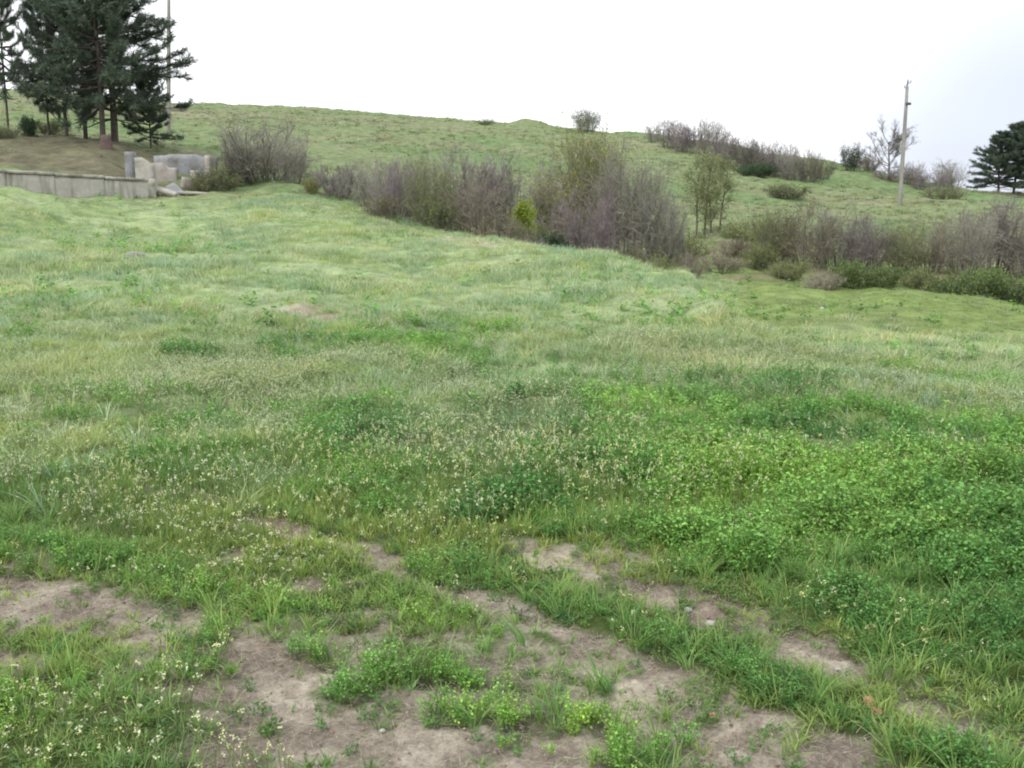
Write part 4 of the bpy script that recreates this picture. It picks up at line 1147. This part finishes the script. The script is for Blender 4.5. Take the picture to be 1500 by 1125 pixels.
def build_poles():
    x, y, z = at(1318, 70); H = EYE + 70 * float(slope_of(121)) - z
    root = tag(empty('utility_pole', (x, y, z)), 'grey concrete utility pole standing on the slope before the bare tree', 'utility pole')
    root.rotation_euler = (0, .005, .3)
    V, Q = [], []
    w0, w1 = .145, .09
    prof = [(w0, -.5), (w0, 0), (w0 * .93, H * .3), (w0 * .82, H * .7), (w1 * 1.05, H - .25), (w1 * .6, H - .2), (.002, H - .19)]
    put('pole', mesh('pole', *lathe(prof, 8), mat=POLE, smooth_shade=True), root)
    V, Q = merge([prisms([[-.05, 0, H - .3]], [[.05, 0, H + .15]], .05, .04, 6), prisms([[0, 0, H - .05]], [[.26, 0, H + .04]], .025, .02, 6), prisms([[0, 0, H - .35]], [[-.2, .05, H - .3]], .02, .02, 6)])
    put('bracket', mesh('bracket', V, Q, mat=STEEL), root)
    ins = [(.0, -.08), (.015, -.08), (.015, 0), (.04, .01), (.045, .05), (.03, .07), (.036, .09), (.028, .13), (.002, .14)]
    for px_, pz in ((.26, .08), (-.2, -.27), (0, .12)):
        V, Q = lathe(ins, 10); put('insulator', mesh('insulator', V + [px_, 0, H + pz], Q, mat=PORC, smooth_shade=True), root)
    V, Q = lathe([(w0 * .80, H * .86), (w0 * .80, H * .87), (w0 * .84, H * .87), (w0 * .84, H * .88)], 8)
    V, Q = box_vq(.34, .12, .16, .06, -.16, H * .83); put('clamp_box', mesh('clamp_box', V, Q, mat=STEEL), root)
    # the second pole rises behind the pine grove
    x, y, z = at(247, 80); H = 13.0
    root = tag(empty('utility_pole', (x, y, z)), 'thin grey utility pole rising behind the pine grove out of the picture', 'utility pole')
    root.rotation_euler = (0, .055, 0)
    prof = [(.17, -.5), (.17, 0), (.15, H * .5), (.11, H - .1), (.06, H), (.002, H + .01)]
    put('pole', mesh('pole', *lathe(prof, 10), mat=POLE, smooth_shade=True), root)
    V, Q = box_vq(1.7, .09, .1, 0, -.14, H - .5); put('crossarm', mesh('crossarm', V, Q, mat=WOOD), root)
    for px_ in (-.75, 0, .75):
        V, Q = lathe(ins, 10); put('insulator', mesh('insulator', V + [px_, -.14, H - .36], Q, mat=PORC, smooth_shade=True), root)


def stone_vq(seed, sx, sy, sz):
    R = np.random.default_rng(seed)
    n = 9; V = []; 
    offs = unit(7, R); am = R.uniform(.78, 1.0, 7)
    for k in range(n + 1):
        ph = math.pi * k / n
        for j in range(12):
            t = 2 * math.pi * j / 12
            d = np.array([math.sin(ph) * math.cos(t), math.sin(ph) * math.sin(t), math.cos(ph)])
            r = 1.0
            for o_, a_ in zip(offs, am):       # flats chipped off a pebble
                q = d @ o_
                if q > 1e-3: r = min(r, a_ * .82 / q)
            V.append(d * r * [sx, sy, sz])
    Q = [[k * 12 + j, (k + 1) * 12 + j, (k + 1) * 12 + (j + 1) % 12, k * 12 + (j + 1) % 12] for k in range(n) for j in range(12)]
    return np.array(V), np.array(Q)


def build_stones():
    for i, (px, v, s, mt, nm, lab, cat) in enumerate((
            (1042, 912, (.026, .016, .014), STONE, 'stone', 'white stone at the head of the lush green strip on the bare track', 'stone'),
            (1008, 892, (.020, .018, .014), STONE, 'stone', 'small pale stone just behind the white one on the bare track', 'stone'),
            (1228, 980, (.013, .012, .009), STONE, 'stone', 'pale stone in the rut right of the lush green strip', 'stone'),
            (560, 1072, (.010, .009, .006), STONE, 'stone', 'pale pebble on the broad bare soil near the picture bottom', 'stone'),
            (1045, 1045, (.018, .014, .012), BRICK, 'stone', 'small orange stone below the lush green strip', 'stone'),
            (198, 379, (.26, .22, .13), CONCB, 'stone', 'large grey stone half sunk in the far meadow below the wall', 'stone'),
            (1388, 459, (.07, .06, .05), STONE, 'stone', 'white stone in the sunken field before the leafy bushes', 'stone'),
            (1204, 453, (.06, .05, .045), STONE, 'stone', 'white stone in the sunken field just past the mound edge', 'stone'),
            (1306, 466, (.045, .04, .035), STONE, 'stone', 'small white stone between the two others in the sunken field', 'stone'),
            (1382, 818, (.026, .02, .016), STONE, 'stone', 'pale stone on the bare patch behind the big lush weeds', 'stone'),
            (1310, 817, (.022, .018, .014), STONE, 'stone', 'pale stone at the near end of the bare patch in the weeds', 'stone'))):
        x, y, z = on(px, v)
        V, Q = stone_vq(900 + i, *s)
        tag(put(nm, mesh(nm, V, Q, mat=mt), None, (x, y, z + s[2] * .25), (0, 0, i * 1.3)), lab, cat)
    for px, v, s, rot, lab in ((1272, 1030, (.046, .034, .026), (.35, .25, .7), 'orange red broken brick lying at the tip of the lush green strip'),
                               (1284, 1046, (.03, .026, .02), (.1, -.4, 1.8), 'smaller faded brick piece beside the orange red broken brick')):
        x, y, z = on(px, v)
        V, Q = rough_block(*s, int(px), 5, .006)
        tag(put('brick_fragment', mesh('brick_fragment', V, Q, mat=BRICK), None, (x, y, z - .004), rot), lab, 'brick')


build_ruin()
build_poles()
build_stones()


# ------------------------------------------------------------------ sky, light, camera
def build_world():
    el, az = math.radians(52), math.radians(215)       # soft sun high behind the camera
    w = bpy.data.worlds.new('World'); SC.world = w; w.use_nodes = True
    nt = w.node_tree; N, L = nt.nodes, nt.links
    for n in list(N): N.remove(n)
    out = N.new('ShaderNodeOutputWorld'); bg = N.new('ShaderNodeBackground'); bg.inputs['Strength'].default_value = .1
    sky = N.new('ShaderNodeTexSky'); sky.sky_type = 'NISHITA'; sky.sun_disc = False
    sky.sun_elevation = el; sky.sun_rotation = az; sky.air_density = 1.0; sky.dust_density = 2.0; sky.ozone_density = 1.0
    tc = N.new('ShaderNodeTexCoord'); mp = N.new('ShaderNodeMapping'); mp.inputs['Scale'].default_value = (1, 1, 2.5)
    nz = N.new('ShaderNodeTexNoise'); nz.inputs['Scale'].default_value = 1.3; nz.inputs['Detail'].default_value = 5
    L.new(tc.outputs['Generated'], mp.inputs['Vector']); L.new(mp.outputs[0], nz.inputs['Vector'])
    # thin overcast: thick and white overhead, breaking up low down on the far right
    sp = N.new('ShaderNodeSeparateXYZ'); L.new(tc.outputs['Generated'], sp.inputs[0])
    brk = N.new('ShaderNodeVectorMath'); brk.operation = 'DOT_PRODUCT'
    d = np.array([math.sin(math.radians(27)), math.cos(math.radians(27)), .035]); d /= np.linalg.norm(d)
    brk.inputs[1].default_value = tuple(d)
    L.new(tc.outputs['Generated'], brk.inputs[0])
    mr = N.new('ShaderNodeMapRange'); mr.interpolation_type = 'SMOOTHSTEP'
    mr.inputs['From Min'].default_value = .968; mr.inputs['From Max'].default_value = 1.0
    mr.inputs['To Min'].default_value = 1.0; mr.inputs['To Max'].default_value = .0
    L.new(brk.outputs['Value'], mr.inputs['Value'])
    r2 = N.new('ShaderNodeMapRange'); r2.inputs['From Min'].default_value = .3; r2.inputs['From Max'].default_value = .7
    r2.inputs['To Min'].default_value = .82; r2.inputs['To Max'].default_value = 1.08
    L.new(nz.outputs['Fac'], r2.inputs['Value'])
    cl = N.new('ShaderNodeMix'); cl.data_type = 'RGBA'
    cl.inputs['A'].default_value = (5.6, 5.95, 6.8, 1); cl.inputs['B'].default_value = (11.0, 11.1, 11.4, 1)
    L.new(mr.outputs[0], cl.inputs['Factor'])
    sc = N.new('ShaderNodeVectorMath'); sc.operation = 'SCALE'
    L.new(cl.outputs['Result'], sc.inputs[0]); L.new(r2.outputs[0], sc.inputs['Scale'])
    mx = N.new('ShaderNodeMix'); mx.data_type = 'RGBA'; mx.inputs['Factor'].default_value = .9
    L.new(sky.outputs[0], mx.inputs['A']); L.new(sc.outputs[0], mx.inputs['B'])
    L.new(mx.outputs['Result'], bg.inputs['Color']); L.new(bg.outputs[0], out.inputs[0])
    s = bpy.data.lights.new('sun', 'SUN'); s.energy = 1.5; s.angle = math.radians(18); s.color = (1, .96, .9)
    o = bpy.data.objects.new('sun', s); COL.objects.link(o)
    o.rotation_euler = (math.radians(90) - el, 0, math.pi - az)
    o.location = (0, -20, 40)


def build_camera():
    c = bpy.data.cameras.new('camera'); c.sensor_width = 36; c.lens = 36 * F / 1500; c.clip_end = 5000; c.clip_start = .05
    o = bpy.data.objects.new('camera', c); COL.objects.link(o)
    o.location = (0, 0, EYE); o.rotation_euler = (math.radians(90) - PITCH, 0, 0)
    SC.camera = o


build_world()
build_camera()
SC.view_settings.view_transform = 'Standard'; SC.view_settings.look = 'None'; SC.view_settings.gamma = 1
SC.view_settings.exposure = EXPOSURE
SC.render.engine = 'CYCLES'
SC.cycles.max_bounces = 6; SC.cycles.diffuse_bounces = 3; SC.cycles.transmission_bounces = 4
SC.cycles.filter_width = 2.0
